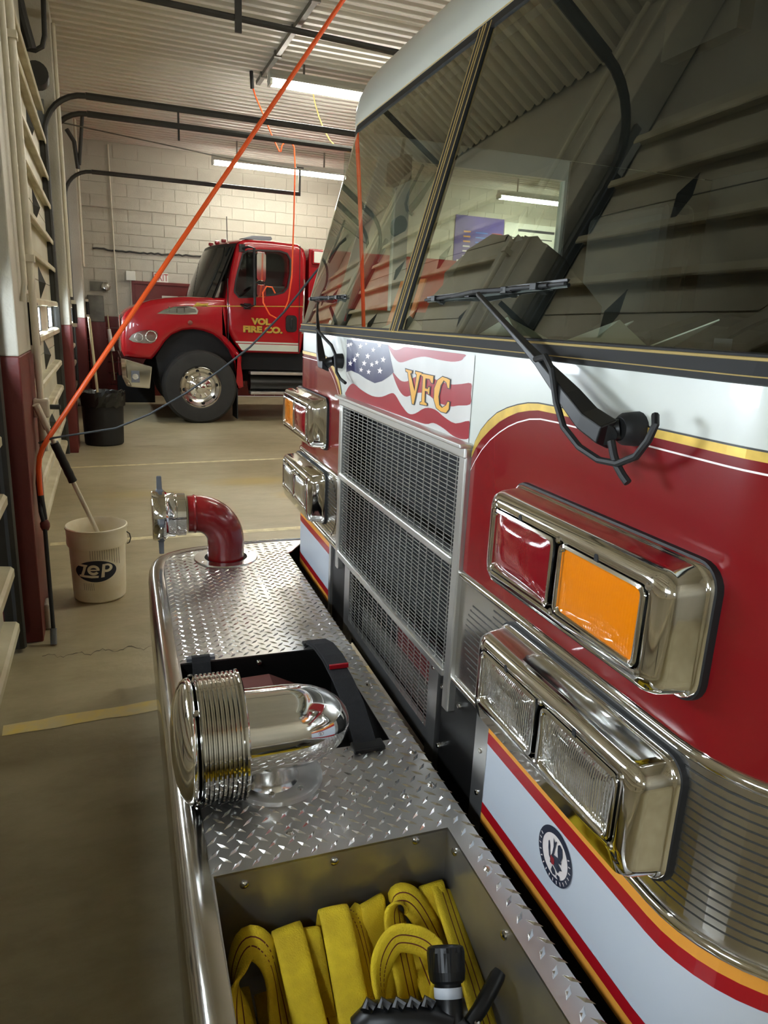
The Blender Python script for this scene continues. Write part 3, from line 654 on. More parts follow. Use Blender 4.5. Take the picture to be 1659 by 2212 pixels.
MB().add([(1.16,Y0-0.002,1.60),(1.22,Y0-0.002,1.66),(1.28,Y0-0.002,1.645),(1.38,Y0-0.002,1.655),(1.34,Y0-0.002,1.61),(1.24,Y0-0.002,1.615)], [(0,1,2,3,4,5)]).build('gold_scroll', M_gold, tk)
q = MB().loft([[(p[0], Y0-0.012, p[1]) for p in rrect(2.545, 1.43, 0.08, 0.115, 0.05)], [(p[0], Y0+0.01, p[1]) for p in rrect(2.545, 1.43, 0.085, 0.12, 0.05)]], True, True)
hd = q.build('door_handle', M_black, tk)
MB().box(2.53, 2.56, Y0-0.03, Y0-0.01, 1.36, 1.50).build('pull', M_blackpl, hd, bevel=0.008)
# mirrors
mr = MB().tube([(1.84, Y0+0.02, 2.40), (1.90, Y0-0.15, 2.42), (1.965, Y0-0.24, 2.40), (1.97, Y0-0.24, 1.66), (1.90, Y0-0.1, 1.63), (1.82, Y0+0.02, 1.66)], 0.018, 10).box(1.80, 1.88, Y0-0.02, Y0+0.05, 2.36, 2.46).box(1.86, 1.95, Y0-0.05, Y0+0.02, 1.60, 1.68).build('mirror_arm', M_blackpl, tk, smooth=True)
for z0, z1 in ((1.97, 2.36), (1.76, 1.95)):
    MB().loft([[(p[0], Y0-0.27, p[1]) for p in rrect(2.055, (z0+z1)/2, 0.062, (z1-z0)/2-0.02, 0.03)], [(p[0], Y0-0.235, p[1]) for p in rrect(2.055, (z0+z1)/2, 0.072, (z1-z0)/2, 0.035)], [(p[0], Y0-0.12, p[1]) for p in rrect(2.055, (z0+z1)/2, 0.07, (z1-z0)/2-0.01, 0.035)]], True, True, True).build('mirror_shell', M_chrome, mr, smooth=True)
# lamps, vent, bumper
hl = [(0.28,1.13),(0.34,1.21),(0.43,1.26),(0.52,1.285),(0.61,1.29),(0.68,1.27),(0.71,1.23),(0.70,1.17),(0.66,1.10),(0.60,1.07),(0.48,1.07),(0.36,1.085)]
MB().loft([[(p[0], Y0-0.008, p[1]) for p in offset_poly(hl, -0.02)], [(p[0], Y0+0.03, p[1]) for p in hl]], True, True).build('headlamp', M_chrome, tk, smooth=True)
for hx_, hz_, hr_ in ((0.60, 1.185, 0.075), (0.44, 1.165, 0.055)):
    MB().lathe([(0.0, 0.016), (0.02, 0.012), (hr_*0.7, 0.006), (hr_*0.92, -0.012), (hr_, -0.014)], (hx_, Y0+0.0, hz_), (0,1,0), 24).build('lamp_bowl', M_lens_clear, tk, smooth=True)
vt = [(0.68,1.485),(0.78,1.545),(0.92,1.59),(1.10,1.61),(1.20,1.595),(1.235,1.55),(1.22,1.50),(1.0,1.485)]
v_ = MB().prism(vt, lambda p: (p[0], Y0-0.014, p[1]), lambda p: (p[0], Y0+0.03, p[1])).build('side_vent', M_chrome, tk, bevel=0.006)
MB().prism(offset_poly(vt, -0.025), lambda p: (p[0], Y0-0.018, p[1]), lambda p: (p[0], Y0+0.0, p[1])).build('vent_mesh', M_grey_steel, v_)
for k in range(3): MB().box(0.84+k*0.1, 0.855+k*0.1, Y0-0.02, Y0-0.015, 1.51, 1.585).build('vent_bar', M_chrome, v_)
MB().cyl((1.12, Y0-0.012, 1.385), (1.12, Y0+0.02, 1.385), 0.032, n=16).build('badge', M_chrome, tk)
MB().box(0.205, 0.222, Y0+0.45, Y1-0.45, 0.95, 1.45).build('grille', M_chrome, tk, bevel=0.006)
bmp = MB().loft([[(p[0], y, p[1]) for p in [(0.20+dx,0.88),(0.56,0.79),(0.60,0.78),(0.56,0.48),(0.26+dx,0.50),(0.21+dx,0.62)]] for y, dx in ((Y0+0.0, 0.05), (Y0+0.08, 0.0), (Y1-0.08, 0.0), (Y1, 0.05))], True, True, True).build('front_bumper', M_chrome, tk, bevel=0.015)
MB().box(0.32, 0.43, Y0-0.008, Y0+0.02, 0.56, 0.72).build('fog_lamp_recess', M_zinc, bmp, bevel=0.008)
MB().cyl((0.375, Y0-0.014, 0.64), (0.375, Y0+0.02, 0.64), 0.04, n=16).build('fog_lamp', M_lens_clear, bmp)
# wheels
def wheel(xc, yf, zc=0.505, rr=0.515):
    t = MB().lathe([(0.285, 0.0), (0.30, -0.012), (0.40, -0.018), (0.475, -0.012), (0.505, 0.02), (rr, 0.06), (rr, 0.24), (0.50, 0.28), (0.30, 0.29)], (xc, yf, zc), (0,1,0), 56).build('tyre', M_tire, tk, smooth=True)
    for k in range(40):
        pass
    rm = MB().lathe([(0.0, 0.03), (0.17, 0.03), (0.20, 0.02), (0.225, 0.045), (0.262, 0.04), (0.285, 0.0), (0.292, 0.01)], (xc, yf, zc), (0,1,0), 48).build('wheel_rim', M_chrome_worn, t, smooth=True)
    MB().lathe([(0.0, -0.10), (0.05, -0.10), (0.072, -0.085), (0.08, -0.05), (0.085, 0.0), (0.15, 0.015), (0.165, 0.035)], (xc, yf, zc), (0,1,0), 32).build('hub', M_chrome, t, smooth=True)
    for k in range(10):
        a = 2*PI*k/10+0.3
        MB().lathe([(0.0, -0.055), (0.010, -0.05), (0.017, -0.02), (0.017, 0.03)], (xc+0.135*math.cos(a), yf, zc+0.135*math.sin(a)), (0,1,0), 10).build('lug_nut', M_chrome, t, smooth=True)
    for k in range(8):
        a = 2*PI*k/8+0.15
        MB().lathe([(0.0, -0.003), (0.024, -0.003), (0.026, 0.02)], (xc+0.228*math.cos(a), yf+0.042, zc+0.228*math.sin(a)), (0,1,0), 12).build('hand_hole', M_dark, t)
    return t
wheel(1.24, Y0-0.04); wheel(4.35, Y0-0.0)
MB().lathe([(0.285, 0.0), (0.45, 0.0), (0.515, 0.06), (0.515, 0.24), (0.30, 0.29)], (1.24, Y1-0.28, 0.505), (0,1,0), 40, caps=True).build('tyre', M_tire, tk, smooth=True)
MB().lathe([(0.285, 0.0), (0.45, 0.0), (0.515, 0.06), (0.515, 0.24), (0.30, 0.29)], (4.35, Y1-0.28, 0.505), (0,1,0), 40, caps=True).build('tyre', M_tire, tk, smooth=True)
MB().box(0.6, 5.1, Y0+0.6, Y1-0.6, 0.55, 1.0).box(1.84, 2.9, Y0+0.2, Y1-0.2, 0.75, 1.02).build('chassis', M_dark, tk)
MB().box(1.755, 1.77, Y0+0.02, Y0+0.42, 0.05, 0.50).build('mud_flap', M_rubber, tk)
for z0 in (0.695, 0.41): MB().box(1.95, 2.85, Y0-0.02, Y0+0.16, z0, z0+0.04).build('step', M_alu, tk, bevel=0.004)
MB().cyl((1.97, Y0+0.22, 0.56), (2.85, Y0+0.22, 0.56), 0.13, n=20).build('fuel_tank', M_black, tk, smooth=True)
bd = MB().box(2.80, 5.15, Y0+0.02, Y1-0.02, 0.98, 2.48).build('rear_body', M_redpaint2, tk, bevel=0.015)
MB().box(2.84, 3.08, Y0-0.03, Y0+0.03, 2.27, 2.46).build('scene_lamp_frame', M_redpaint2, bd, bevel=0.01)
MB().box(2.86, 3.06, Y0-0.036, Y0-0.028, 2.29, 2.44).build('scene_lamp', M_bannerw, bd)
MB().tube([(2.70, Y0-0.03, 1.30), (2.70, Y0-0.06, 1.34), (2.715, Y0-0.06, 2.0), (2.72, Y0-0.02, 2.05)], 0.012, 8).build('grab_rail', M_chrome, tk, smooth=True)

# ================================================================== the fire engine (built in its own axes: front face at x = 0.65)
XF, YC, T0, T1, RC = 0.65, 1.745, 0.63, 2.76, 0.2
en = thing('fire_engine', 'red and white fire engine with flag over the grille, its front filling the right', 'fire engine', (XF+0.6, YC, 0), skew=True)
def plan(t, off=0.0, lean=0.0):
    """front contour: t is the y coordinate along the flat front and runs on round the corners"""
    if T0 <= t <= T1: return (XF-off+lean, t)
    s, e, sg = (T0-t, T0, -1) if t < T0 else (t-T1, T1, 1)
    a = s/RC
    if a <= PI/2: return (XF+RC-(RC+off)*math.cos(a)+lean, e+sg*(RC+off)*math.sin(a))
    return (XF+RC+(s-RC*PI/2)+lean, e+sg*(RC+off))
BACKT = 2.1
def tsamples(t0, t1, extra=()):
    out = set([t0, t1])
    for k in range(0, 13):
        for v in (T0-RC*PI/2*k/12, T1+RC*PI/2*k/12):
            if t0 < v < t1: out.add(v)
    for v in extra:
        if t0 < v < t1: out.add(v)
    return sorted(out)
def wrap(q, ts, zlo, zhi, off, nz=1, lean=lambda z: 0.0):
    fl = zlo if callable(zlo) else (lambda t: zlo); fh = zhi if callable(zhi) else (lambda t: zhi)
    loops = []
    for k in range(nz+1):
        L = []
        for t in ts:
            z = fl(t)+(fh(t)-fl(t))*k/nz; x, y = plan(t, off, lean(z)); L.append((x, y, z))
        loops.append(L)
    q.loft(loops, False); return q
TA, TB = T0-RC*PI/2-1.6, T1+RC*PI/2+1.6
lean = lambda z: 0.2*(z-1.48)/0.72
mir = lambda t: 2*YC-t
# --- cab belt panels
for a, b, z in ((TA, 1.2735, 0.985), (1.2735, 2.2065, 1.25), (2.2065, TB, 0.985)):
    wrap(MB(), tsamples(a, b), z, 1.475, 0.0).build('belt_panel', M_whitepaint, en, smooth=True)
gold_top = [(1.272,1.255),(1.262,1.278),(1.242,1.304),(1.215,1.326),(1.182,1.346),(1.145,1.360),(1.109,1.370),(1.075,1.377),(1.042,1.3805),(0.98,1.3815)]
gold_bot = [(1.272,1.244),(1.258,1.265),(1.235,1.288),(1.205,1.310),(1.171,1.331),(1.14,1.345),(1.107,1.357),(1.07,1.365),(1.040,1.3695),(0.98,1.3705)]
pin_c = [(1.272,1.218),(1.255,1.241),(1.230,1.268),(1.20,1.292),(1.167,1.312),(1.135,1.328),(1.104,1.340),(1.065,1.351),(1.03,1.356),(0.98,1.3575)]
def curve(lst):
    def f(t):
        s = t if t < YC else mir(t)
        if s <= lst[-1][0]: return lst[-1][1]
        for (a, za), (b, zb) in zip(lst, lst[1:]):
            if b <= s <= a: return zb+(za-zb)*(s-b)/(a-b)
        return lst[0][1]
    return f
kn = [p[0] for p in gold_top+gold_bot+pin_c]; knm = [mir(v) for v in kn]
fb = curve(gold_bot); fg = curve(gold_top); fp = curve(pin_c)
G0 = 1.272
for (a, b) in ((TA, G0), (mir(G0), TB)):
    ts = tsamples(a, b, kn+knm)
    wrap(MB(), ts, 0.99, fb, 0.0016).build('red_panel', M_redpaint, en, smooth=True)
    wrap(MB(), ts, fb, fg, 0.0022).build('gold_stripe', M_gold, en)
    wrap(MB(), ts, fg, lambda t: fg(t)+0.0022, 0.0020).build('black_outline', M_black, en)
    wrap(MB(), ts, lambda t: fp(t)-0.0011, lambda t: fp(t)+0.0013, 0.0022).build('pinstripe', M_pin, en)
# --- chrome band with raised ribs, bright mouldings above and below
for (a, b) in ((TA, 1.285), (2.205, TB)):
    ts = tsamples(a, b)
    near = a == TA
    wrap(MB(), ts, 0.74, 0.992, 0.001).build('chrome_band', M_brushed, en, smooth=True)
    for zc, h in ((0.993, 0.0095), (0.748, 0.0085)):
        q = MB(); loops = []
        for k in range(7):
            an = PI*k/6; loops.append([(*plan(t, 0.001+0.009*math.sin(an)), zc-h*math.cos(an)) for t in ts])
        q.loft(loops, False).build('moulding', M_chrome, en, smooth=True)
    # lower body panel and tape stripes
    lo = b if near else a
    e0, e1 = (TA, 1.105) if near else (2.325, TB)
    ts2 = tsamples(e0, e1)
    wrap(MB(), ts2, 0.36, 0.742, 0.0012).build('lower_panel', M_lowwhite, en, smooth=True)
    for z0, z1, m_ in ((0.718, 0.742, M_orangetape), (0.692, 0.718, M_redtape), (0.532, 0.556, M_redtape), (0.508, 0.532, M_orangetape), (0.36, 0.508, M_black)):
        wrap(MB(), ts2, z0, z1, 0.002).build('tape_stripe' if m_ is not M_black else 'void_shade', m_, en)  # black band under the stripes paints the shaded void below the panel
    # ribs
    for k in range(16):
        zc = 0.772+k*0.0128
        d = (zc-0.868)/0.11; ins = 0.02+0.11*(1-math.sqrt(max(0.0, 1-d*d))) if abs(d) < 1 else 0.13
        if near: ra, rb = TA, 1.262-ins
        else: ra, rb = 2.228+ins, TB
        if near and zc > 0.945: rb = 1.13
        if rb-ra < 0.05: continue
        q = MB(); loops = []; tt = tsamples(ra, rb)
        for oo, dz in ((0.001, -0.0052), (0.0024, -0.0048), (0.0024, 0.0048), (0.001, 0.0052)): loops.append([(*plan(t, oo), zc+dz) for t in tt])
        q.loft(loops, False).build('rib', M_brushed, en)
        wrap(MB(), tt, zc+0.0052, zc+0.0076, 0.0014).build('groove_shade', M_black_iron, en)  # dark strip paints the shade in the gap between ribs
# diamond-edged strips and black posts beside the lower grille
MB().box(0.648, 0.656, 1.105, 1.158, 0.40, 0.738).build('tread_strip', M_alu, en)
MB().box(0.648, 0.656, 2.30, 2.325, 0.40, 0.738).build('tread_strip', M_alu, en)
MB().box(0.655, 0.675, 1.158, 1.345, 0.35, 0.76).build('black_post', M_black, en, bevel=0.004)
MB().box(0.655, 0.675, 2.13, 2.30, 0.35, 0.76).build('black_post', M_black, en, bevel=0.004)

# --- flag decal (flat print), traced in the plane of the front
ME_ = ((0.942287, -0.045332, 0.331723), (-0.331868, -0.257428, 0.907521), (0.044254, -0.965234, -0.257615))
def front(u, v, x=XF):
    c = ((u-CX)/FPX, (v-CY)/FPX, 1.0); d = [sum(ME_[i][k]*c[k] for k in range(3)) for i in range(3)]
    t = x/d[0]; return (d[1]*t, HCAM+d[2]*t)
def fz(X, Y, s=3.318, ox=600, oy=700):
    return front(ox+X/s, oy+Y/s)
def flat(q, pts, off):
    q.add([(XF-off, y, z) for y, z in pts], [tuple(range(len(pts)))]); return q
FY0, FY1, FZ0, FZ1 = 1.292, 2.183, 1.272, 1.4455
flag = flat(MB(), [(FY0, FZ0), (FY1, FZ0), (FY1, FZ1), (FY0, FZ1)], 0.0014).build('flag_decal', M_flagwhite, en)
def clampf(p): return (min(FY1, max(FY0, p[0])), min(FZ1, max(FZ0, p[1])))
def smooth_poly(pts, n=3):
    out = []; N = len(pts)
    for i in range(N):
        p0, p1, p2, p3 = [Vector(pts[(i+k) % N]) for k in (-1, 0, 1, 2)]
        for k in range(n):
            t = k/n; out.append(tuple(0.5*((2*p1)+(p2-p0)*t+(2*p0-5*p1+4*p2-p3)*t*t+(3*p1-p0-3*p2+p3)*t**3)))
    return out
red1 = [(795,150),(832,182),(872,184),(925,160),(1000,168),(1180,190),(1345,216),(1338,240),(1318,262),(1250,270),(1150,254),(1060,234),(980,246),(900,274),(860,264),(820,210)]
red2 = [(828,345),(880,402),(930,411),(990,380),(1060,372),(1150,402),(1240,432),(1320,430),(1392,426),(1390,500),(1385,575),(1300,584),(1240,590),(1150,560),(1080,505),(1000,492),(930,521),(885,490),(850,420)]
red3 = [(495,480),(520,440),(550,428),(600,470),(680,515),(750,521),(820,495),(850,512),(890,580),(940,640),(990,641),(1060,602),(1130,612),(1200,668),(1280,712),(1378,694),(1376,760),(1374,818),(1320,824),(1260,800),(1190,745),(1120,708),(1060,716),(900,662),(700,590),(495,515)]
blue = [(495,104),(650,128),(795,150),(812,240),(835,345),(800,378),(750,410),(700,424),(640,395),(580,355),(530,334),(495,345)]
for pts, m_ in ((red1, M_flagred), (red2, M_flagred), (red3, M_flagred)):
    flat(MB(), [clampf(fz(*p)) for p in smooth_poly(pts)], 0.0019).build('flag_stripe', m_, flag)
flat(MB(), [clampf(fz(*p)) for p in blue], 0.0019).build('flag_canton', M_flagblue, flag)
for (X, Y, r) in ((598,160,18),(512,152,16),(530,145,14),(735,152,18),(690,186,17),(577,222,17),(650,230,19),(555,256,18),(525,282,18),(625,281,19),(680,291,16),(715,275,16),(762,255,20),(603,328,16),(657,343,17),(738,335,21),(640,142,12)):
    pts = [(X+r*(1 if k % 2 == 0 else 0.42)*math.sin(PI*k/5+0.15), Y-1.25*r*(1 if k % 2 == 0 else 0.42)*math.cos(PI*k/5+0.15)) for k in range(10)]
    flat(MB(), [clampf(fz(*p)) for p in pts], 0.0024).build('flag_star', M_pin, flag)
Vp = [(925,322),(972,335),(970,352),(960,355),(990,480),(1000,400),(1005,360),(995,355),(997,338),(1042,350),(1040,365),(1028,368),(984,576),(972,572),(940,345),(927,340)]
Fp = [(1040,355),(1127,372),(1122,425),(1110,422),(1098,395),(1070,390),(1066,460),(1085,464),(1090,450),(1100,452),(1096,505),(1086,503),(1083,485),(1065,480),(1062,560),(1078,570),(1077,585),(1028,575),(1029,560),(1040,558),(1050,378),(1038,370)]
Cp = [(1245,400),(1240,462),(1228,458),(1218,420),(1200,405),(1178,440),(1162,520),(1168,580),(1187,600),(1215,582),(1228,555),(1241,560),(1236,610),(1215,638),(1178,628),(1145,600),(1128,540),(1132,460),(1155,402),(1190,377),(1222,388)]
for P_ in (Vp, Fp, Cp):
    flat(MB(), [fz(*p) for p in offset_poly(P_, 5)], 0.0028).build('letter_outline', M_black, en)
    flat(MB(), [fz(*p) for p in offset_poly(P_, -1.0)], 0.0034).build('letter', M_letter, en)

# --- round seal on the lower panel
SY, SZ, SR = 0.847, 0.637, 0.0500
def seal(q, pts, off): return flat(q, [(SY+SR*a, SZ+SR*b) for a, b in pts], off)
ring_o = [(math.cos(2*PI*k/40), math.sin(2*PI*k/40)) for k in range(40)]; ring_i = [(0.76*a, 0.76*b) for a, b in ring_o]
sl = MB().loft([[(XF-0.0030, SY+SR*a, SZ+SR*b) for a, b in ring_o], [(XF-0.0030, SY+SR*a, SZ+SR*b) for a, b in ring_i]], True).build('seal_ring', M_navy, en)
seal(MB(), ring_i, 0.0026).build('seal_field', M_pin, sl)
eag = [[(-0.05,0.62),(0.06,0.50),(0.16,0.62),(0.10,0.30),(0.14,0.0),(0.06,-0.10),(0.02,0.10),(0.0,0.3)],
       [(-0.12,0.52),(-0.22,0.62),(-0.38,0.55),(-0.44,0.30),(-0.38,0.06),(-0.20,0.10),(-0.14,0.30)],
       [(0.36,0.36),(0.42,0.30),(0.38,0.05),(0.30,-0.20),(0.16,-0.30),(0.26,-0.02),(0.30,0.2)],
       [(0.14,0.0),(-0.18,0.08),(-0.42,0.05),(-0.40,-0.05),(-0.22,-0.08),(-0.50,-0.20),(-0.36,-0.30),(-0.28,-0.46),(-0.14,-0.40),(0.0,-0.36),(0.2,-0.4),(0.22,-0.2)],
       [(0.05,-0.40),(-0.12,-0.48),(-0.20,-0.62),(-0.02,-0.70),(0.10,-0.62)], [(-0.26,-0.52),(-0.40,-0.50),(-0.44,-0.62),(-0.34,-0.68),(-0.24,-0.62)]]
for e_ in eag: seal(MB(), e_, 0.0036).build('seal_eagle', M_navy, sl)
seal(MB(), [(0.2,-0.1),(-0.02,-0.08),(-0.06,-0.3),(0.08,-0.38),(0.18,-0.3)], 0.0042).build('seal_shield', M_flagred, sl)
for k in range(17):
    a = math.radians(150+k*14.5); c, s_ = math.cos(a), math.sin(a); q = MB()
    for rr0, rr1, dw in ((0.82, 0.94, 0.022),):
        n = (-s_, c); seal(q, [(rr0*c+n[0]*dw, rr0*s_+n[1]*dw), (rr1*c+n[0]*dw*0.3, rr1*s_+n[1]*dw*0.3), (rr1*c-n[0]*dw, rr1*s_-n[1]*dw), (rr0*c-n[0]*dw*1.4, rr0*s_-n[1]*dw*1.4)], 0.0036)
    q.build('seal_glyph', M_pin, sl)

# --- grille
GX = 0.640
MB().box(0.74, 0.75, 1.15, 2.32, 0.35, 1.27).build('radiator', M_dark, en)
MB().box(0.68, 0.745, 1.10, 1.16, 0.35, 1.0).build('grille_duct', M_dark, en); MB().box(0.68, 0.745, 2.30, 2.34, 0.35, 1.0).build('grille_duct', M_dark, en)
gf = MB()
gf.box(GX-0.004, 0.665, 1.275, 1.306, 0.665, 1.262).box(GX-0.004, 0.665, 2.176, 2.205, 0.69, 1.262).box(GX-0.006, 0.665, 1.275, 2.205, 1.240, 1.264)
gfo = gf.build('grille_frame', M_frame, en, bevel=0.004)
for zc in (1.013, 0.748): MB().box(GX-0.008, 0.664, 1.306, 2.176, zc-0.010, zc+0.010).build('grille_bar', M_frame, gfo, bevel=0.004)
MB().box(0.62, 0.652, 1.272, 2.21, 1.262, 1.272).build('grille_lip', M_frame, gfo, bevel=0.003)
me_h = MB().box(-0.0010, 0.0010, 0, 0.872, -0.0009, 0.0009).mesh('grille_rod'); me_h.materials.append(M_frame)
me_v1 = MB().box(-0.0009, 0.0009, -0.0010, 0.0010, 0.0, 1.0).mesh('grille_wire'); me_v1.materials.append(M_frame)
me_h2 = MB().box(-0.0010, 0.0010, 0, 0.664, -0.0009, 0.0009).mesh('grille_rod_short'); me_h2.materials.append(M_frame)
for z0, z1, nn in ((1.023, 1.240, 22), (0.758, 1.003, 25)):
    for k in range(nn): link('grille_rod', me_h, None, gfo, off=(GX+0.006, 1.305, z0+(z1-z0)*(k+0.5)/nn))
    for k in range(20):
        o = link('grille_wire', me_v1, None, gfo, off=(GX+0.0045, 1.306+0.87*(k+0.5)/20, z0)); o.scale = (1, 1, z1-z0)
lgf = MB()
lgf.box(0.648, 0.662, 1.355, 1.408, 0.46, 0.738).box(0.648, 0.662, 2.07, 2.125, 0.46, 0.738).box(0.648, 0.662, 1.40, 2.08, 0.505, 0.548)
lg2 = lgf.build('lower_grille_frame', M_alu, en)
for k in range(17): link('grille_rod', me_h2, None, lg2, off=(0.652, 1.407, 0.55+(0.735-0.55)*(k+0.5)/17))
for k in range(16):
    o = link('grille_wire', me_v1, None, lg2, off=(0.6505, 1.407+0.664*(k+0.5)/16, 0.548)); o.scale = (1, 1, 0.188)
MB().box(0.70, 0.73, 1.43, 1.75, 0.50, 0.70).build('pump_panel', M_redpaint, en); MB().box(0.69, 0.70, 1.5, 2.05, 0.46, 0.60).build('cross_member', M_grey_steel, en)
for yb, zb in ((1.33, 0.70), (1.24, 0.70), (1.33, 0.545), (1.385, 0.72), (1.13, 0.66), (1.13, 0.56)):
    MB().lathe([(0.0, -0.006), (0.005, -0.005), (0.007, 0.0), (0.007, 0.006)], (0.65, yb, zb), (1,0,0), 10).build('bolt', M_chrome_worn, en, smooth=True)

# --- lamp housings: lofted bezel with two recessed lenses
def bezel(yc, zb0, zb1, zf0, zf1, order, label):
    yb0, yb1, yf0, yf1 = yc-0.235, yc+0.235, yc-0.208, yc+0.208
    def L(x, y0, y1, z0, z1, r): return [(x, p[0], p[1]) for p in rrect((y0+y1)/2, (z0+z1)/2, (y1-y0)/2, (z1-z0)/2, r)]
    q = MB(); loops = [L(0.650, yb0-0.004, yb1+0.004, zb0-0.004, zb1+0.004, 0.032), L(0.636, yb0-0.002, yb1+0.002, zb0-0.002, zb1+0.002, 0.030), L(0.634, yb0, yb1, zb0, zb1, 0.03), L(0.632, yb0+0.002, yb1-0.002, zb0+0.002, zb1-0.002, 0.03),
        L(0.600, yb0+0.005, yb1-0.006, zb0+0.004, zb1-0.004, 0.03), L(0.588, yb0+0.010, yb1-0.012, zb0+0.009, zb1-0.008, 0.028), L(0.5815, yf0-0.002, yf1+0.002, zf0-0.002, zf1+0.002, 0.022), L(0.580, yf0+0.004, yf1-0.004, zf0+0.004, zf1-0.004, 0.018), L(0.5805, yf0+0.010, yf1-0.010, zf0+0.010, zf1-0.010, 0.014), L(0.59, yf0+0.011, yf1-0.011, zf0+0.011, zf1-0.011, 0.013)]
    q.loft(loops, True, True, True)
    b = q.build('lamp_housing', M_chrome, en, smooth=True, label=label, ang=50)
    MB().loft([L(0.652, yb0-0.007, yb1+0.007, zb0-0.007, zb1+0.007, 0.034), L(0.641, yb0-0.006, yb1+0.006, zb0-0.006, zb1+0.006, 0.034), L(0.640, yb0, yb1, zb0, zb1, 0.03)], True).build('gasket', M_rubber, b, smooth=True)
    zc, hz = (zf0+zf1)/2, (zf1-zf0)/2-0.012
    for s, (lm, dome) in zip((-1, 1), order):
        lc = yc+s*0.1005; hy = 0.092
        fr = MB().loft([L(0.586, lc-hy-0.003, lc+hy+0.003, zc-hz-0.001, zc+hz+0.001, 0.014), L(0.577, lc-hy-0.002, lc+hy+0.002, zc-hz, zc+hz, 0.013), L(0.5755, lc-hy+0.003, lc+hy-0.003, zc-hz+0.004, zc+hz-0.004, 0.011), L(0.578, lc-hy+0.007, lc+hy-0.007, zc-hz+0.007, zc+hz-0.007, 0.008), L(0.586, lc-hy+0.008, lc+hy-0.008, zc-hz+0.008, zc+hz-0.008, 0.007)], True)
        fr.build('lens_rim', M_chrome, b, smooth=True, ang=50)
        hy2, hz2 = hy-0.006, hz-0.006
        MB().loft([[(0.5815-dome*(1-(2*j/14-1)**4)*(1-(2*k/10-1)**4), lc+hy2*(2*j/14-1), zc+hz2*(2*k/10-1)) for j in range(15)] for k in range(11)], False).build('lens', lm, b, smooth=True, ang=80)
        for yy, zz in ((lc, zf1-0.009), ):
            MB().loft([[(0.5795, p[0], p[1]) for p in rrect(yy+0.01, zz, 0.004, 0.006, 0.003)], [(0.583, p[0], p[1]) for p in rrect(yy+0.01, zz, 0.004, 0.006, 0.003)]], True, True).build('slot', M_dark, b)
    for yy, zz in ((yf0+0.012, zf1-0.010), (yf1-0.012, zf1-0.010), (yf0+0.012, zf0+0.010), (yf1-0.012, zf0+0.010), (yc, zf1-0.011), (yc, zf0+0.011)):
        MB().lathe([(0.0, -0.0025), (0.004, -0.002), (0.0055, 0.0), (0.0055, 0.003)], (0.5795, yy, zz), (1,0,0), 10).build('screw', M_chrome_worn, b)
    return b
RD, AM, CL = (M_lens_red, 0.014), (M_lens_amber, 0.003), (M_lens_clear, 0.008)
bezel(0.842, 1.062, 1.236, 1.083, 1.217, (AM, RD), 'chrome housing with red and amber lamps, nearer side')
bezel(0.842, 0.790, 0.972, 0.827, 0.953, (CL, CL), 'chrome housing with two clear headlamps, nearer side')
bezel(2.610, 1.062, 1.236, 1.083, 1.217, (RD, AM), 'chrome housing with amber and red lamps, farther side')
bezel(2.610, 0.790, 0.972, 0.827, 0.953, (CL, CL), 'chrome housing with two clear headlamps, farther side')

# --- windshield, surround and roof
ZB, ZT = 1.478, 2.195
AT0, AT1 = T0-RC*1.25, T1+RC*1.25
for a, b in ((AT0, YC-0.022), (YC+0.022, AT1)):
    wrap(MB(), tsamples(a, b), ZB, ZT, 0.004, 6, lean).build('windshield_pane', M_windshield, en, smooth=True)
def swept(t0, t1, zf, r, m_, nm, off=0.008, n=8, dx=0.0):
    path = [(*plan(t, off, lean(zf)+dx), zf) for t in tsamples(t0, t1, [t0+(t1-t0)*k/20 for k in range(21)])]
    return MB().tube(path, r, n).build(nm, m_, en, smooth=True)
def gasket_band(z0, z1, off, m_, nm, t0=AT0, t1=AT1):
    q = MB(); ts = tsamples(t0, t1)
    loops = []
    for zz, oo in ((z0, 0.001), (z0+0.002, off), (z1-0.002, off), (z1, 0.001)): loops.append([(*plan(t, oo, lean(zz)), zz) for t in ts])
    return q.loft(loops, False).build(nm, m_, en)
gasket_band(1.452, 1.487, 0.009, M_rubber, 'windshield_gasket', T0-RC*PI/2-0.02, T1+RC*PI/2+0.02); gasket_band(2.178, 2.206, 0.009, M_rubber, 'windshield_gasket')
swept(AT0-0.1, AT1+0.1, 1.480, 0.0021, M_goldline, 'gasket_bead', 0.010); swept(AT0-0.1, AT1+0.1, 1.4615, 0.0009, M_goldline, 'gasket_bead', 0.010)
swept(AT0, AT1, 2.204, 0.0022, M_goldline, 'gasket_bead', 0.010)
q = MB(); loops = []
for k in range(2):
    z = (ZB, ZT)[k]; loops.append([(XF+lean(z)-o, y, z) for y, o in ((YC-0.032, 0.0), (YC-0.028, 0.010), (YC-0.006, 0.011), (YC-0.004, 0.006), (YC+0.004, 0.006), (YC+0.006, 0.011), (YC+0.028, 0.010), (YC+0.032, 0.0), (YC, -0.02))])
dv = q.loft(loops, True, True, True).build('centre_divider', M_rubber, en)
for yy in (YC-0.007, YC+0.007): MB().cyl((XF+lean(ZB)-0.0115, yy, ZB), (XF+lean(ZT)-0.0115, yy, ZT), 0.0018, n=6).build('divider_bead', M_goldline, dv)
for yy in (YC-0.030, YC+0.030): MB().cyl((XF+lean(ZB)-0.010, yy, ZB), (XF+lean(ZT)-0.010, yy, ZT), 0.0014, n=6).build('divider_bead', M_goldline, dv)
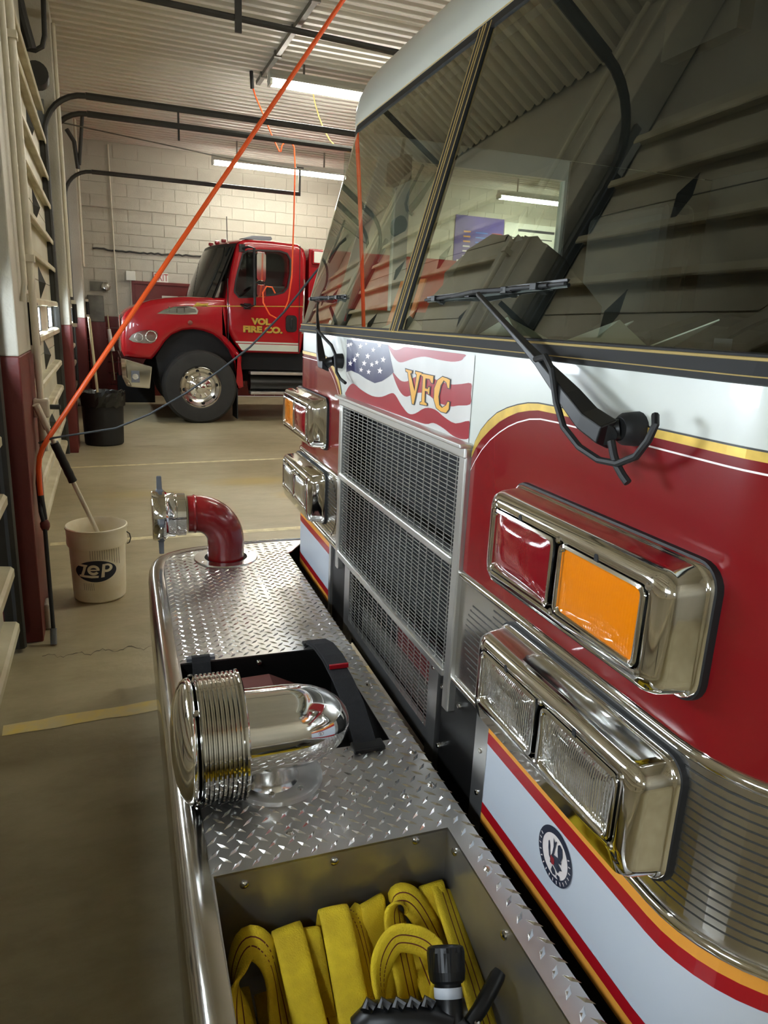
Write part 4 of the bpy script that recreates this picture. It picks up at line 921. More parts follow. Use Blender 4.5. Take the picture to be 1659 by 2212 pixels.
def contour(ins, dx):
    """closed-back outline inset by ins, for the roof"""
    x0 = XF+ins+dx; y0, y1 = T0-RC+ins, T1+RC-ins; r = max(0.03, RC-ins*0.4); out = []
    for k in range(6): out.append((2.7-(2.7-x0-r)*k/6, y0))
    for k in range(9): a = PI/2*k/8; out.append((x0+r-r*math.sin(a), y0+r-r*math.cos(a)))
    for k in range(1, 12): out.append((x0, y0+r+(y1-y0-2*r)*k/12))
    for k in range(9): a = PI/2*k/8; out.append((x0+r-r*math.cos(a), y1-r+r*math.sin(a)))
    for k in range(1, 7): out.append((x0+r+(2.7-x0-r)*k/6, y1))
    return out
loops = []
for z, ins in ((2.196, -0.002), (2.205, -0.012), (2.25, -0.012), (2.30, 0.0), (2.345, 0.022), (2.385, 0.055), (2.42, 0.10), (2.455, 0.17), (2.49, 0.28), (2.52, 0.42), (2.545, 0.62), (2.555, 0.85)):
    loops.append([(x, y, z) for x, y in contour(ins, lean(min(z, 2.2)))])
MB().loft(loops, False).build('roof', M_whitepaint, en, smooth=True, ang=60)
# cab sides above the belt: pillars and window frames, far side and near side
for ys, sg in ((T1+RC, 1), (T0-RC, -1)):
    q = MB(); yi, yo = ys-sg*0.04, ys
    q.box(0.78+0.13, 2.7, yi, yo, 2.135, 2.215)
    for xa_, xb_ in ((1.055, 1.115), (1.84, 2.70)): q.box(xa_, xb_, yi, yo, 1.45, 2.14)
    q.add([(0.79, yi, 1.46), (0.80, yo, 1.46), (0.84, yo, 1.46), (0.84, yi, 1.46), (0.985, yi, 2.15), (0.99, yo, 2.15), (1.03, yo, 2.15), (1.03, yi, 2.15)], [(0,1,5,4),(1,2,6,5),(2,3,7,6),(3,0,4,7)])
    q.box(0.80, 2.7, yi, yo, 1.45, 1.50)
    sd = q.build('side_frame', M_whitepaint, en)
    for xa_, xb_ in ((0.84, 1.06), (1.11, 1.845)): MB().box(xa_, xb_, ys-sg*0.022, ys-sg*0.018, 1.48, 2.14).build('side_window', M_sideglass, sd)
    MB().box(1.85, 2.65, ys-sg*0.06, ys-sg*0.045, 1.0, 2.21).build('inner_lining', M_interior, en)
    MB().box(0.86, 1.85, ys-sg*0.06, ys-sg*0.045, 1.0, 1.55).build('door_lining', M_interior, en)
# inside of the cab
MB().box(2.62, 2.70, T0-RC+0.01, T1+RC-0.01, 0.5, 2.45).box(0.80, 2.65, T0-RC+0.02, T1+RC-0.02, 0.95, 1.02).build('cab_rear_wall', M_interior, en)
MB().box(0.95, 2.65, T0-RC+0.05, T1+RC-0.05, 2.215, 2.24).build('headliner', M_interior, en)
MB().prism([(0.675, 1.452), (0.95, 1.462), (1.03, 1.44), (1.08, 1.36), (1.08, 1.05), (0.80, 1.05), (0.78, 1.30), (0.70, 1.36)], lambda p: (p[0], T0-0.12, p[1]), lambda p: (p[0], T1+0.12, p[1])).build('dashboard', M_dash, en, bevel=0.008)
MB().prism([(1.10, 1.0), (1.16, 1.50), (1.35, 1.56), (2.1, 1.52), (2.2, 1.0)], lambda p: (p[0], 1.42, p[1]), lambda p: (p[0], 2.08, p[1])).build('engine_cover', M_interior, en, bevel=0.03)
for yc in (0.95, 2.52):
    MB().box(1.45, 1.95, yc-0.26, yc+0.26, 1.02, 1.40).box(1.86, 2.02, yc-0.25, yc+0.25, 1.35, 1.98).build('seat', M_interior, en, bevel=0.05, seg=3)
MB().lathe([(0.20, -0.012), (0.214, 0.0), (0.20, 0.012), (0.188, 0.0), (0.20, -0.012)], (1.12, 0.95, 1.50), (-0.5, 0, 0.86), 32).build('steering_wheel', M_black, en, smooth=True)
MB().cyl((1.12, 0.95, 1.50), (1.02, 0.95, 1.30), 0.03, n=10).box(0.93, 1.31, 0.93, 0.97, 1.48, 1.50).build('steering_column', M_black, en)
MB().add([(0.90, 2.56, 1.462), (0.90, 2.33, 1.462), (0.955, 2.31, 1.65), (0.955, 2.545, 1.65), (0.906, 2.56, 1.462), (0.906, 2.33, 1.462), (0.961, 2.31, 1.65), (0.961, 2.545, 1.65)], [(0,1,2,3),(7,6,5,4),(0,3,7,4),(1,2,6,5),(2,3,7,6),(0,1,5,4)]).build('orange_folder', M_orange_card, en)
q = MB(); loops = []        # turnout gear heaped on the engine cover
for k, (z, s) in enumerate(((1.50, 1.0), (1.57, 1.03), (1.63, 0.92), (1.68, 0.72), (1.725, 0.42), (1.735, 0.1))):
    loops.append([(1.00+s*(0.20+0.03*math.sin(3*j+k))*math.cos(2*PI*j/14)*(1.15 if j % 3 else 0.9), 1.80+s*0.19*math.sin(2*PI*j/14), z+0.012*math.sin(j*2.1+k)) for j in range(14)])
MB().loft([[(p[0], p[1], 1.455) for p in loops[0]]]+loops, True, False, True).build('gear_heap', M_interior, en, smooth=True)
MB().box(0.985, 0.99, 1.70, 1.73, 1.62, 1.69).build('reflective_tab', M_paper, en)
for (x, y, a, l) in ((0.84, 1.35, 0.4, 0.16), (0.80, 1.05, -0.3, 0.20), (0.78, 1.95, 0.2, 0.14)):
    c, s = math.cos(a), math.sin(a)
    MB().add([(x+dx*c*0.07-dy*s*l, y+dx*s*0.07+dy*c*l, 1.466+0.03*(dx+1)*dy*dy) for dx in (-1, 1) for dy in (-1, 0, 1)], [(0,1,4,3),(1,2,5,4)]).build('loose_paper', M_paper, en, solid=0.002)
for yy, rx in ((2.62, 0.82), (1.15, 0.84)):
    MB().cyl((rx+0.15, yy, 2.14), (rx+0.14, yy, 2.06), 0.006, n=6).box(rx+0.12, rx+0.15, yy-0.09, yy+0.09, 1.99, 2.07).build('inner_mirror', M_black, en)
# rest of the engine behind the cab
MB().box(2.72, 7.6, T0-RC, T1+RC, 0.45, 2.6).build('rear_body', M_redpaint, en, bevel=0.02)
MB().box(0.9, 7.4, 1.2, 2.3, 0.4, 0.9).build('chassis', M_dark, en)
for xc in (1.75, 6.2):
    for yy, sg in ((T0-RC+0.02, 1), (T1+RC-0.32, 1)):
        MB().lathe([(0.0, 0.02), (0.28, 0.02), (0.45, 0.0), (0.52, 0.05), (0.52, 0.25), (0.45, 0.3), (0.0, 0.28)], (xc, yy, 0.52), (0,1,0), 36).build('tyre', M_tire, en, smooth=True)

# --- front bumper deck
DZ = 0.56
PX0, PX1 = 0.094, 0.594
HB = (0.100, 0.545, 0.600, 1.050)        # hose well x0 x1 y0 y1
SW = (0.100, 0.538, 1.362, 1.868)        # siren well
FX, FY, FR = 0.338, 2.752, 0.118         # elbow flange
pl = MB(); th = 0.005
corner = [(0.094, 2.60), (0.097, 2.70), (0.112, 2.77), (0.142, 2.825), (0.20, 2.868), (0.26, 2.89), (0.34, 2.905), (0.594, 2.925)]
def slab(poly): pl.prism(poly, lambda p: (p[0], p[1], DZ-th), lambda p: (p[0], p[1], DZ))
slab([(HB[1], 0.492), (PX1, 0.488), (PX1, HB[3]), (HB[1], HB[3])]); slab([(0.20, 0.545), (0.30, 0.532), (0.45, 0.495), (HB[1], 0.492), (HB[1], HB[2]), (PX0, HB[2]), (0.11, 0.585), (0.14, 0.562)]); slab([(PX0, HB[2]), (HB[0], HB[2]), (HB[0], HB[3]), (PX0, HB[3])])
slab([(PX0, HB[3]), (PX1, HB[3]), (PX1, SW[2]), (PX0, SW[2])]); slab([(PX0, SW[2]), (SW[0], SW[2]), (SW[0], SW[3]), (PX0, SW[3])]); slab([(SW[1], SW[2]), (PX1, SW[2]), (PX1, SW[3]), (SW[1], SW[3])])
slab([(PX0, SW[3]), (PX1, SW[3]), (PX1, 2.925)] + list(reversed(corner[:-1])))
slab([(PX1, 2.765), (0.615, 2.785), (0.645, 2.835), (0.68, 2.89), (0.72, 2.925), (PX1, 2.925)])
deck = pl.build('deck_plate', M_alu, en)
# raised tread bars, alternately turned
def inside(x, y):
    if y > 2.80 and 0.58 < x < 0.64 and y < 2.91 and y-2.80 > (x-0.59)*1.2: return True
    if not (PX0+0.002 < x < PX1-0.002 and 0.60 < y < 2.905): return False
    for a in (HB, SW):
        if a[0]-0.010 < x < a[1]+0.010 and a[2]-0.010 < y < a[3]+0.010: return False
    if (x-FX)**2+(y-FY)**2 < (FR+0.014)**2: return False
    if y > 2.60 and x < 0.34:
        for (xa_, ya_), (xb_, yb_) in zip(corner, corner[1:]):
            if xa_ <= x <= xb_ and y > ya_+(yb_-ya_)*(x-xa_)/max(1e-6, xb_-xa_)-0.014: return False
    return True
lug = MB(); step = 0.0356
for i in range(-1, int(0.54/step)+2):
    for j in range(int(2.42/step)+2):
        for half, deg in ((0.0, -45), (0.5, 45)):
            x = 0.125+(i+half)*step; y = 0.5145+(j+half)*step
            if not inside(x, y): continue
            an = math.radians(deg); c, s = math.cos(an), math.sin(an); L, W_, H = 0.0150, 0.0046, 0.0026
            P_ = [(-L,0,0),(0,-W_,0),(L,0,0),(0,W_,0),(-L*0.5,0,H*0.8),(0,0,H),(L*0.5,0,H*0.8)]
            lug.add([(x+a*c-b*s, y+a*s+b*c, DZ+h) for a, b, h in P_], [(0,1,5,4),(1,2,6,5),(2,3,5,6),(3,0,4,5)])
lug.build('tread_bars', M_lug, deck, kind='stuff')
for x, y in ((0.572, 1.30), (0.565, 1.18), (0.57, 0.93), (0.572, 1.62), (0.572, 2.1), (0.575, 2.45), (0.40, 1.20), (0.25, 1.12), (0.50, 1.16)):
    MB().lathe([(0.0, 0.004), (0.005, 0.0035), (0.0085, 0.0), (0.0085, -0.002)], (x, y, DZ+0.001), n=12).build('deck_bolt', M_chrome_worn, deck, smooth=True)
# chrome bumper: section swept round the outer edge
path = [(0.040, 0.62), (0.040, 1.0), (0.040, 1.5), (0.0385, 2.0), (0.037, 2.4), (0.036, 2.60), (0.040, 2.69), (0.052, 2.765), (0.075, 2.825), (0.11, 2.868), (0.16, 2.90), (0.22, 2.922), (0.30, 2.937), (0.45, 2.95), (0.72, 2.955)]
path = [(0.72, 0.470), (0.45, 0.474), (0.30, 0.484), (0.20, 0.498), (0.12, 0.524), (0.07, 0.562), (0.046, 0.615)] + path[1:]
sec = [(0.056, DZ-0.004), (0.055, DZ+0.003), (0.040, DZ+0.005), (0.022, DZ+0.004), (0.010, DZ-0.001), (0.003, DZ-0.011), (0.0, DZ-0.025), (0.0, 0.33), (0.004, 0.315), (0.02, 0.30)]
loops = []
for i, p in enumerate(path):
    a, b = Vector(path[max(i-1, 0)]), Vector(path[min(i+1, len(path)-1)]); t = (b-a).normalized(); n = Vector((t.y, -t.x))
    k = 0.25 if i < 2 or i > len(path)-3 else 1.0
    loops.append([(p[0]+n.x*d*k, p[1]+n.y*d*k, z) for d, z in sec])
bmpr = MB().loft(loops, False).build('front_bumper', M_chrome_worn, en, smooth=True, ang=60)
MB().box(0.07, 0.60, 0.52, 2.90, 0.30, 0.315).build('bumper_floor', M_dark, bmpr)
# hose well lining
def sheet(a, b, c, d, nm, m_, par=deck, t=0.003): MB().add([a, b, c, d], [(0,1,2,3)]).build(nm, m_, par, solid=t)
x0, x1, y0, y1 = HB; zb = 0.32
hw = MB().box(x0-0.004, x0, y0, y1, zb, DZ-0.001).box(x1, x1+0.004, y0, y1, zb, DZ-0.001).box(x0, x1, y1, y1+0.004, zb, DZ-0.001).box(x0, x1, y0-0.004, y0, zb, DZ-0.001).box(x0, x1, y0, y1, zb-0.004, zb).build('hose_well', M_alu_sheet, en)
for p, ax in (((0.153, y1, 0.530), (0,-1,0)), ((0.318, y1, 0.538), (0,-1,0)), ((0.479, y1, 0.545), (0,-1,0)), ((x1, 1.013, 0.534), (-1,0,0)), ((x1, 0.818, 0.530), (-1,0,0))):
    MB().lathe([(0.0, 0.006), (0.004, 0.0055), (0.0075, 0.003), (0.0085, 0.0)], p, ax, 14).build('well_bolt', M_chrome_worn, hw, smooth=True)
x0, x1, y0, y1 = SW; zb = 0.36
MB().box(x0-0.004, x0, y0, y1, zb, DZ-0.001).box(x1, x1+0.004, y0, y1, zb, DZ-0.001).box(x0, x1, y1, y1+0.004, zb, DZ-0.001).box(x0, x1, y0-0.004, y0, zb, DZ-0.001).box(x0, x1, y0, y1, zb-0.004, zb).build('strap_well', M_black, en)
MB().lathe([(0.0, 0.008), (0.006, 0.007), (0.009, 0.003), (0.010, 0.0)], (0.32, y1, 0.535), (0,-1,0), 14).build('well_bolt', M_chrome_worn, en, smooth=True)
rbk = MB().prism([(0.20, 0.38), (0.20, 0.53), (0.335, 0.535), (0.42, 0.49), (0.42, 0.38)], lambda p: (p[0], 1.62, p[1]), lambda p: (p[0], 1.80, p[1])).build('red_block', M_maroonblock, en, bevel=0.006)
for k in range(4):
    MB().cyl((0.405+k*0.018, 1.55+0.01*k, 0.50-0.004*k), (0.425+k*0.018, 1.60+0.01*k, 0.525-0.003*k), 0.013, 0.006, n=10).build('drum_fin', M_lug, en, smooth=True)
# webbing straps
def strap(pts, wd, m_, nm, t=0.006, wdir=(1,0,0)):
    q = MB(); loops = []; wv = Vector(wdir)
    P_ = [Vector(p) for p in pts]
    for i, p in enumerate(P_):
        tg = (P_[min(i+1, len(P_)-1)]-P_[max(i-1, 0)]).normalized(); w_ = (wv-tg*wv.dot(tg)).normalized(); nn = tg.cross(w_)
        loops.append([p+w_*wd/2+nn*t/2, p-w_*wd/2+nn*t/2, p-w_*wd/2-nn*t/2, p+w_*wd/2-nn*t/2])
    return q.loft(loops, True, True, True).build(nm, m_, en)
M_web = mat('black_webbing', lin((36,36,38)), rough=0.85, var=0.25, vscale=60, bump=0.3, bscale=400)
s2 = strap([(0.490, 1.905, DZ+0.004), (0.488, 1.885, DZ+0.010), (0.484, 1.84, DZ+0.030), (0.480, 1.76, DZ+0.055), (0.478, 1.66, DZ+0.068), (0.476, 1.55, DZ+0.066), (0.476, 1.46, DZ+0.05), (0.474, 1.38, DZ+0.022), (0.473, 1.345, DZ+0.006)], 0.052, M_web, 'webbing_strap')
strap([(0.486, 1.86, DZ+0.030), (0.482, 1.76, DZ+0.064), (0.480, 1.66, DZ+0.078), (0.479, 1.60, DZ+0.078)], 0.054, M_web, 'strap_end')
MB().box(0.455, 0.505, 1.597, 1.604, DZ+0.072, DZ+0.083).build('strap_edge', M_redtape, en)
MB().box(0.44, 0.515, 1.325, 1.36, DZ, DZ+0.012).box(0.455, 0.52, 1.885, 1.91, DZ, DZ+0.010).build('strap_buckle', M_blackpl, en, bevel=0.003)
strap([(0.157, 1.895, DZ+0.004), (0.157, 1.875, DZ+0.008), (0.157, 1.862, DZ-0.002), (0.157, 1.84, 0.52), (0.157, 1.78, 0.46)], 0.05, M_web, 'webbing_strap')
MB().box(0.118, 0.132, 1.872, 1.892, DZ, DZ+0.008).box(0.182, 0.196, 1.872, 1.892, DZ, DZ+0.008).build('strap_buckle', M_zinc, en)

# --- chrome siren on the deck: bullet housing, ribbed drum, domed front cap
SX, SYc, SZc = 0.0, 1.283, 0.686
prof = [(0.102, 0.176), (0.098, 0.184), (0.0865, 0.190), (0.0855, 0.22), (0.085, 0.27), (0.083, 0.305), (0.077, 0.335), (0.066, 0.362), (0.050, 0.385), (0.030, 0.401), (0.012, 0.408), (0.0, 0.409)]
sr = MB().lathe(prof, (0.0, SYc, SZc), (1,0,0), 56).build('siren', M_chrome, en, smooth=True, ang=60)
pr = [(0.0, 0.092), (0.112, 0.092), (0.124, 0.096)]
x = 0.098
for k in range(9):
    pr += [(0.119, x), (0.126, x+0.0022), (0.126, x+0.0052), (0.119, x+0.0074)]; x += 0.0086
pr += [(0.121, x), (0.128, x+0.002), (0.128, x+0.006), (0.122, x+0.009), (0.100, x+0.010)]
MB().lathe(pr, (0.0, SYc, SZc), (1,0,0), 72).build('siren_drum', M_chrome, sr, smooth=True, ang=40)
for k in range(14):
    a = 2*PI*k/14+0.1
    MB().box(-0.004, 0.004, -0.003, 0.003, 0, 0.072).build('drum_stay', M_chrome, sr)  if False else None
MB().lathe([(0.0, 0.046), (0.04, 0.047), (0.075, 0.052), (0.100, 0.060), (0.115, 0.069), (0.121, 0.078), (0.122, 0.086), (0.114, 0.091), (0.09, 0.092)], (0.0, SYc, SZc), (1,0,0), 56).build('siren_cap', M_chrome, sr, smooth=True, ang=70)
for a in (0.35, 1.0, 2.2, 4.4, 5.3): MB().lathe([(0.0, 0.004), (0.005, 0.003), (0.006, 0.0)], (0.091, SYc+0.124*math.cos(a), SZc+0.124*math.sin(a)), (0, math.cos(a), math.sin(a)), 10).build('cap_screw', M_chrome_worn, sr)
MB().lathe([(0.0, 0.014), (0.088, 0.013), (0.096, 0.009), (0.098, 0.0005)], (0.258, SYc+0.012, DZ), n=40).build('siren_base', M_alu, sr, smooth=True)
MB().lathe([(0.060, 0.010), (0.054, 0.018), (0.050, 0.03), (0.052, 0.06), (0.06, 0.085)], (0.245, SYc, DZ), n=32).build('siren_pedestal', M_chrome_worn, sr, smooth=True)
for a in (3.6, 4.4, 5.2, 0.2): MB().lathe([(0.0, 0.006), (0.006, 0.005), (0.0075, 0.0)], (0.258+0.078*math.cos(a), SYc+0.012+0.078*math.sin(a), DZ+0.012), n=10).build('base_bolt', M_chrome_worn, sr, smooth=True)

# --- intake elbow with swivel coupling
R_, r_ = 0.115, 0.072
path = [(FX, FY, 0.50), (FX, FY, 0.60), (FX, FY, 0.634)]
for k in range(1, 13):
    a = PI/2*k/12; path.append((FX-R_+R_*math.cos(a), FY, 0.634+R_*math.sin(a)))
path.append((FX-R_-0.03, FY, 0.749))
el = MB().tube(path, r_, 36).build('intake_elbow', M_red_elbow, en, smooth=True, ang=60)
MB().lathe([(r_+0.001, -0.004), (r_+0.004, 0.002), (r_+0.001, 0.008)], (FX-R_-0.002, FY, 0.749), (-1,0,0), 36).build('weld_bead', M_red_elbow, el, smooth=True)
fl_ = MB().lathe([(0.084, 0.0005), (0.084, 0.005), (0.122, 0.005), (0.126, 0.0005)], (FX, FY, DZ), n=48).build('flange', M_lug, el, smooth=True)
MB().lathe([(0.0, 0.0012), (0.084, 0.0012)], (FX, FY, DZ), n=36).build('flange_opening', M_dark, el)
for a in (0.4, 2.0, 3.6, 5.4): MB().lathe([(0.0, 0.003), (0.005, 0.002), (0.006, 0.0)], (FX+0.107*math.cos(a), FY+0.107*math.sin(a), DZ+0.004), n=10).build('flange_bolt', M_chrome_worn, el)
MB().lathe([(0.07, 0.0), (0.082, 0.002), (0.083, 0.034), (0.080, 0.036), (0.080, 0.040), (0.085, 0.042), (0.086, 0.066), (0.089, 0.07), (0.096, 0.076), (0.097, 0.118), (0.094, 0.123), (0.088, 0.125), (0.0, 0.120)], (0.186, FY, 0.749), (-1,0,0), 48).build('swivel_coupling', M_chrome, el, smooth=True, ang=35)
for a in (0.05, PI*0.52, PI+0.06, PI*1.5):
    n_ = Vector((0, math.sin(a), math.cos(a))); b_ = Vector((0.092, FY, 0.749))
    q = MB(); t_ = Vector((1,0,0)); u_ = n_.cross(t_)
    loops = []
    for d, hw_, hx_ in ((0.085, 0.014, 0.016), (0.10, 0.011, 0.013), (0.104, 0.008, 0.010), (0.150, 0.007, 0.009), (0.153, 0.005, 0.007)): loops.append([b_+n_*d+u_*hw_*s1+t_*hx_*s2 for s1, s2 in ((-1,-1),(1,-1),(1,1),(-1,1))])
    q.loft(loops, True, False, True).build('spanner_lug', M_zinc, el, bevel=0.002)

# --- wipers
def wiper(pv, arm, blade, hose, tip):
    a0 = Vector(arm[0])
    w_ = MB().tube([(XF, pv[0], pv[1]), (XF-0.022, pv[0], pv[1]), (XF-0.03, pv[0], pv[1])], [0.024, 0.022, 0.016], 18).build('wiper_pivot', M_rubber, en, smooth=True)
    MB().tube([(XF-0.028, pv[0], pv[1]), (XF-0.040, pv[0]+0.01, pv[1]-0.004), arm[0]], [0.014, 0.015, 0.015], 12).build('wiper_joint', M_blackpl, w_, smooth=True)
    q = MB(); P_ = [Vector(p) for p in arm]; loops = []
    wds = [0.022, 0.021, 0.019, 0.011, 0.007, 0.006]
    for i, p in enumerate(P_):
        tg = (P_[min(i+1, len(P_)-1)]-P_[max(i-1, 0)]).normalized(); n_ = Vector((-1,0,0)); n_ = (n_-tg*n_.dot(tg)).normalized(); u_ = tg.cross(n_)
        h = wds[min(i, 5)]; k = h*0.55
        loops.append([p+u_*h-n_*k, p+u_*h*0.55+n_*k, p-u_*h*0.55+n_*k, p-u_*h-n_*k])
    q.loft(loops, True, True, True).build('wiper_arm', M_blackpl, w_, bevel=0.002)
    b0, b1 = Vector(blade[0]), Vector(blade[1]); mid = b0.lerp(b1, 0.55)
    q = MB()
    for f0, f1, up, h in ((0.0, 1.0, 0.0, 0.0035), (0.08, 0.92, 0.010, 0.004), (0.28, 0.72, 0.018, 0.005)):
        q.tube([b0.lerp(b1, f0)+Vector((-up*0.3, 0, 0)), b0.lerp(b1, (f0+f1)/2)+Vector((-up, 0, 0.002)), b0.lerp(b1, f1)+Vector((-up*0.3, 0, 0))], h, 6)
    bl_ = q.build('wiper_blade', M_rubber, w_)
    nb = (b1-b0).normalized()
    MB().add([b0+Vector((0.006,0,-0.006)), b1+Vector((0.006,0,-0.006)), b1+Vector((0.004,0,0.008)), b0+Vector((0.004,0,0.008))], [(0,1,2,3)]).build('blade_rubber', M_black, w_, solid=0.002)
    for f_ in (0.12, 0.42, 0.68, 0.86):
        c_ = b0.lerp(b1, f_); MB().box(c_.x-0.012, c_.x+0.002, c_.y-0.010, c_.y+0.010, c_.z-0.006, c_.z+0.006).build('blade_clip', M_blackpl, w_, bevel=0.001)
    MB().tube(hose, 0.0050, 8).build('washer_hose', M_rubber, w_, smooth=True)
    if tip: MB().tube(tip, 0.0055, 8).build('hose_knot', M_rubber, w_)
wiper((0.790, 1.376), [(0.600, 0.790, 1.368), (0.598, 0.835, 1.381), (0.598, 0.880, 1.405), (0.606, 0.985, 1.452), (0.618, 1.11, 1.500), (0.640, 1.285, 1.562)],
      [(0.664, 1.60, 1.556), (0.668, 1.03, 1.574)],
      [(0.600, 0.985, 1.456), (0.592, 0.945, 1.462), (0.586, 0.915, 1.445), (0.588, 0.898, 1.400), (0.592, 0.878, 1.366), (0.596, 0.840, 1.343), (0.598, 0.795, 1.333), (0.598, 0.755, 1.336), (0.598, 0.722, 1.352), (0.598, 0.704, 1.375), (0.602, 0.700, 1.395), (0.610, 0.712, 1.405)],
      [(0.600, 0.777, 1.362), (0.600, 0.768, 1.345), (0.600, 0.760, 1.334), (0.602, 0.748, 1.322), (0.604, 0.738, 1.314)])
wiper((2.235, 1.376), [(0.598, 2.245, 1.362), (0.596, 2.285, 1.362), (0.598, 2.32, 1.395), (0.606, 2.38, 1.455), (0.622, 2.46, 1.515), (0.645, 2.55, 1.560)],
      [(0.668, 2.78, 1.575), (0.666, 2.28, 1.575)],
      [(0.606, 2.40, 1.470), (0.606, 2.30, 1.445), (0.608, 2.215, 1.425), (0.612, 2.185, 1.40), (0.614, 2.18, 1.37), (0.614, 2.17, 1.345), (0.615, 2.13, 1.328), (0.617, 2.08, 1.320)], None)

# ================================================================== yellow hose folded in the well
ROT = Matrix.Rotation(-SKEW, 3, 'Z')
hs = thing('fire_hose', 'yellow flat fire hose folded in loops in the bumper well', 'fire hose', (0.32, 0.85, 0.325), skew=True)
def band(pts, wdir, wd=0.056, t=0.010, stripe=True, n=6):
    P0 = [Vector(p) for p in pts]; P_ = []
    for i in range(len(P0)-1):
        p0, p1, p2, p3 = P0[max(i-1, 0)], P0[i], P0[i+1], P0[min(i+2, len(P0)-1)]
        for k in range(n):
            s = k/n; P_.append(0.5*((2*p1)+(p2-p0)*s+(2*p0-5*p1+4*p2-p3)*s*s+(3*p1-p0-3*p2+p3)*s**3))
    P_.append(P0[-1]); wv = Vector(wdir).normalized(); loops = []; so = []; frames = []
    for i, p in enumerate(P_):
        tg = (P_[min(i+1, len(P_)-1)]-P_[max(i-1, 0)]).normalized(); w_ = (wv-tg*wv.dot(tg)).normalized(); nn = tg.cross(w_); frames.append((p, w_, nn))
        h = wd/2
        loops.append([p+w_*a*h+nn*b*t/2 for a, b in ((1,0),(0.93,0.8),(0.6,1),(0,1.05),(-0.6,1),(-0.93,0.8),(-1,0),(-0.93,-0.8),(-0.6,-1),(0,-1.05),(0.6,-1),(0.93,-0.8))])
    f_ = MB().loft(loops, True, True, True).build('hose_fold', M_yellow, hs, smooth=True, ang=80)
    if stripe:
        q = MB()
        for sg in (1, -1):
            for c in (0.13, -0.13):
                A = [p+w_*(c+0.022)*wd+nn*sg*(t*0.535) for p, w_, nn in frames]; B_ = [p+w_*(c-0.022)*wd+nn*sg*(t*0.535) for p, w_, nn in frames]
                q.loft([A, B_], False)
        q.build('hose_stripe', M_hosestripe, f_)
X, Yd = (1,0,0), (0,1,0)
band([(0.128, 0.80, 0.33), (0.122, 0.90, 0.385), (0.126, 0.965, 0.43), (0.150, 0.99, 0.462), (0.178, 0.975, 0.445), (0.190, 0.93, 0.39), (0.196, 0.84, 0.33)], (0.15, 1, 0.5))
band([(0.235, 0.74, 0.33), (0.232, 0.86, 0.385), (0.225, 0.96, 0.438), (0.222, 0.995, 0.452), (0.222, 1.02, 0.44), (0.226, 1.03, 0.36)], (1, 0.12, 0.05), stripe=False)
band([(0.300, 0.74, 0.34), (0.303, 0.86, 0.40), (0.304, 0.95, 0.455), (0.304, 0.985, 0.476), (0.305, 1.01, 0.470), (0.306, 1.025, 0.40), (0.306, 1.03, 0.34)], (1, -0.03, 0), stripe=False)
band([(0.262, 0.90, 0.34), (0.258, 0.985, 0.425), (0.256, 1.01, 0.438), (0.256, 1.03, 0.40)], (1, -0.1, 0), wd=0.05, stripe=False)
band([(0.352, 0.84, 0.33), (0.348, 0.95, 0.415), (0.344, 1.0, 0.445), (0.338, 1.02, 0.44)], (0.5, 1, 0), wd=0.05)
band([(0.378, 0.96, 0.34), (0.384, 1.0, 0.43), (0.386, 1.025, 0.452), (0.386, 1.04, 0.42)], (1, 0.3, 0.1), wd=0.05, stripe=False)
band([(0.418, 0.86, 0.33), (0.414, 0.95, 0.42), (0.418, 0.99, 0.458), (0.438, 1.0, 0.468), (0.462, 0.985, 0.452), (0.488, 0.94, 0.40), (0.51, 0.88, 0.34)], (0.75, 1, 0.25), wd=0.06)
band([(0.352, 0.82, 0.36), (0.352, 0.875, 0.415), (0.365, 0.905, 0.442), (0.392, 0.922, 0.462), (0.42, 0.918, 0.462), (0.448, 0.905, 0.452), (0.462, 0.885, 0.436), (0.455, 0.855, 0.40), (0.432, 0.82, 0.36)], (-0.1, 0.6, 1), wd=0.046)
band([(0.505, 0.94, 0.33), (0.505, 0.99, 0.42), (0.507, 1.018, 0.452), (0.510, 1.035, 0.44), (0.515, 1.04, 0.36)], (1, 0.05, 0.05), wd=0.052, stripe=False)
band([(0.528, 1.02, 0.446), (0.523, 0.96, 0.43), (0.515, 0.86, 0.405), (0.502, 0.76, 0.385), (0.49, 0.66, 0.37), (0.485, 0.61, 0.36)], (1, 0.2, -0.55), wd=0.056)
band([(0.47, 1.0, 0.36), (0.46, 0.86, 0.365), (0.452, 0.74, 0.36), (0.44, 0.62, 0.35)], (1, 0, -0.1), wd=0.056)
band([(0.40, 0.98, 0.345), (0.40, 0.80, 0.35), (0.39, 0.62, 0.345)], X, wd=0.06, stripe=False)
band([(0.33, 0.99, 0.342), (0.33, 0.80, 0.345), (0.33, 0.62, 0.345)], X, wd=0.06, stripe=False)
band([(0.262, 0.99, 0.342), (0.262, 0.80, 0.355), (0.262, 0.62, 0.36)], X, wd=0.06)
band([(0.19, 0.99, 0.342), (0.185, 0.80, 0.35), (0.18, 0.62, 0.36)], X, wd=0.06, stripe=False)
band([(0.13, 1.01, 0.342), (0.132, 0.80, 0.35), (0.132, 0.62, 0.36)], X, wd=0.05)
band([(0.17, 0.72, 0.36), (0.205, 0.77, 0.405), (0.235, 0.785, 0.42), (0.262, 0.765, 0.40), (0.28, 0.70, 0.36)], (0.2, 1, 0.4), wd=0.056, stripe=False)

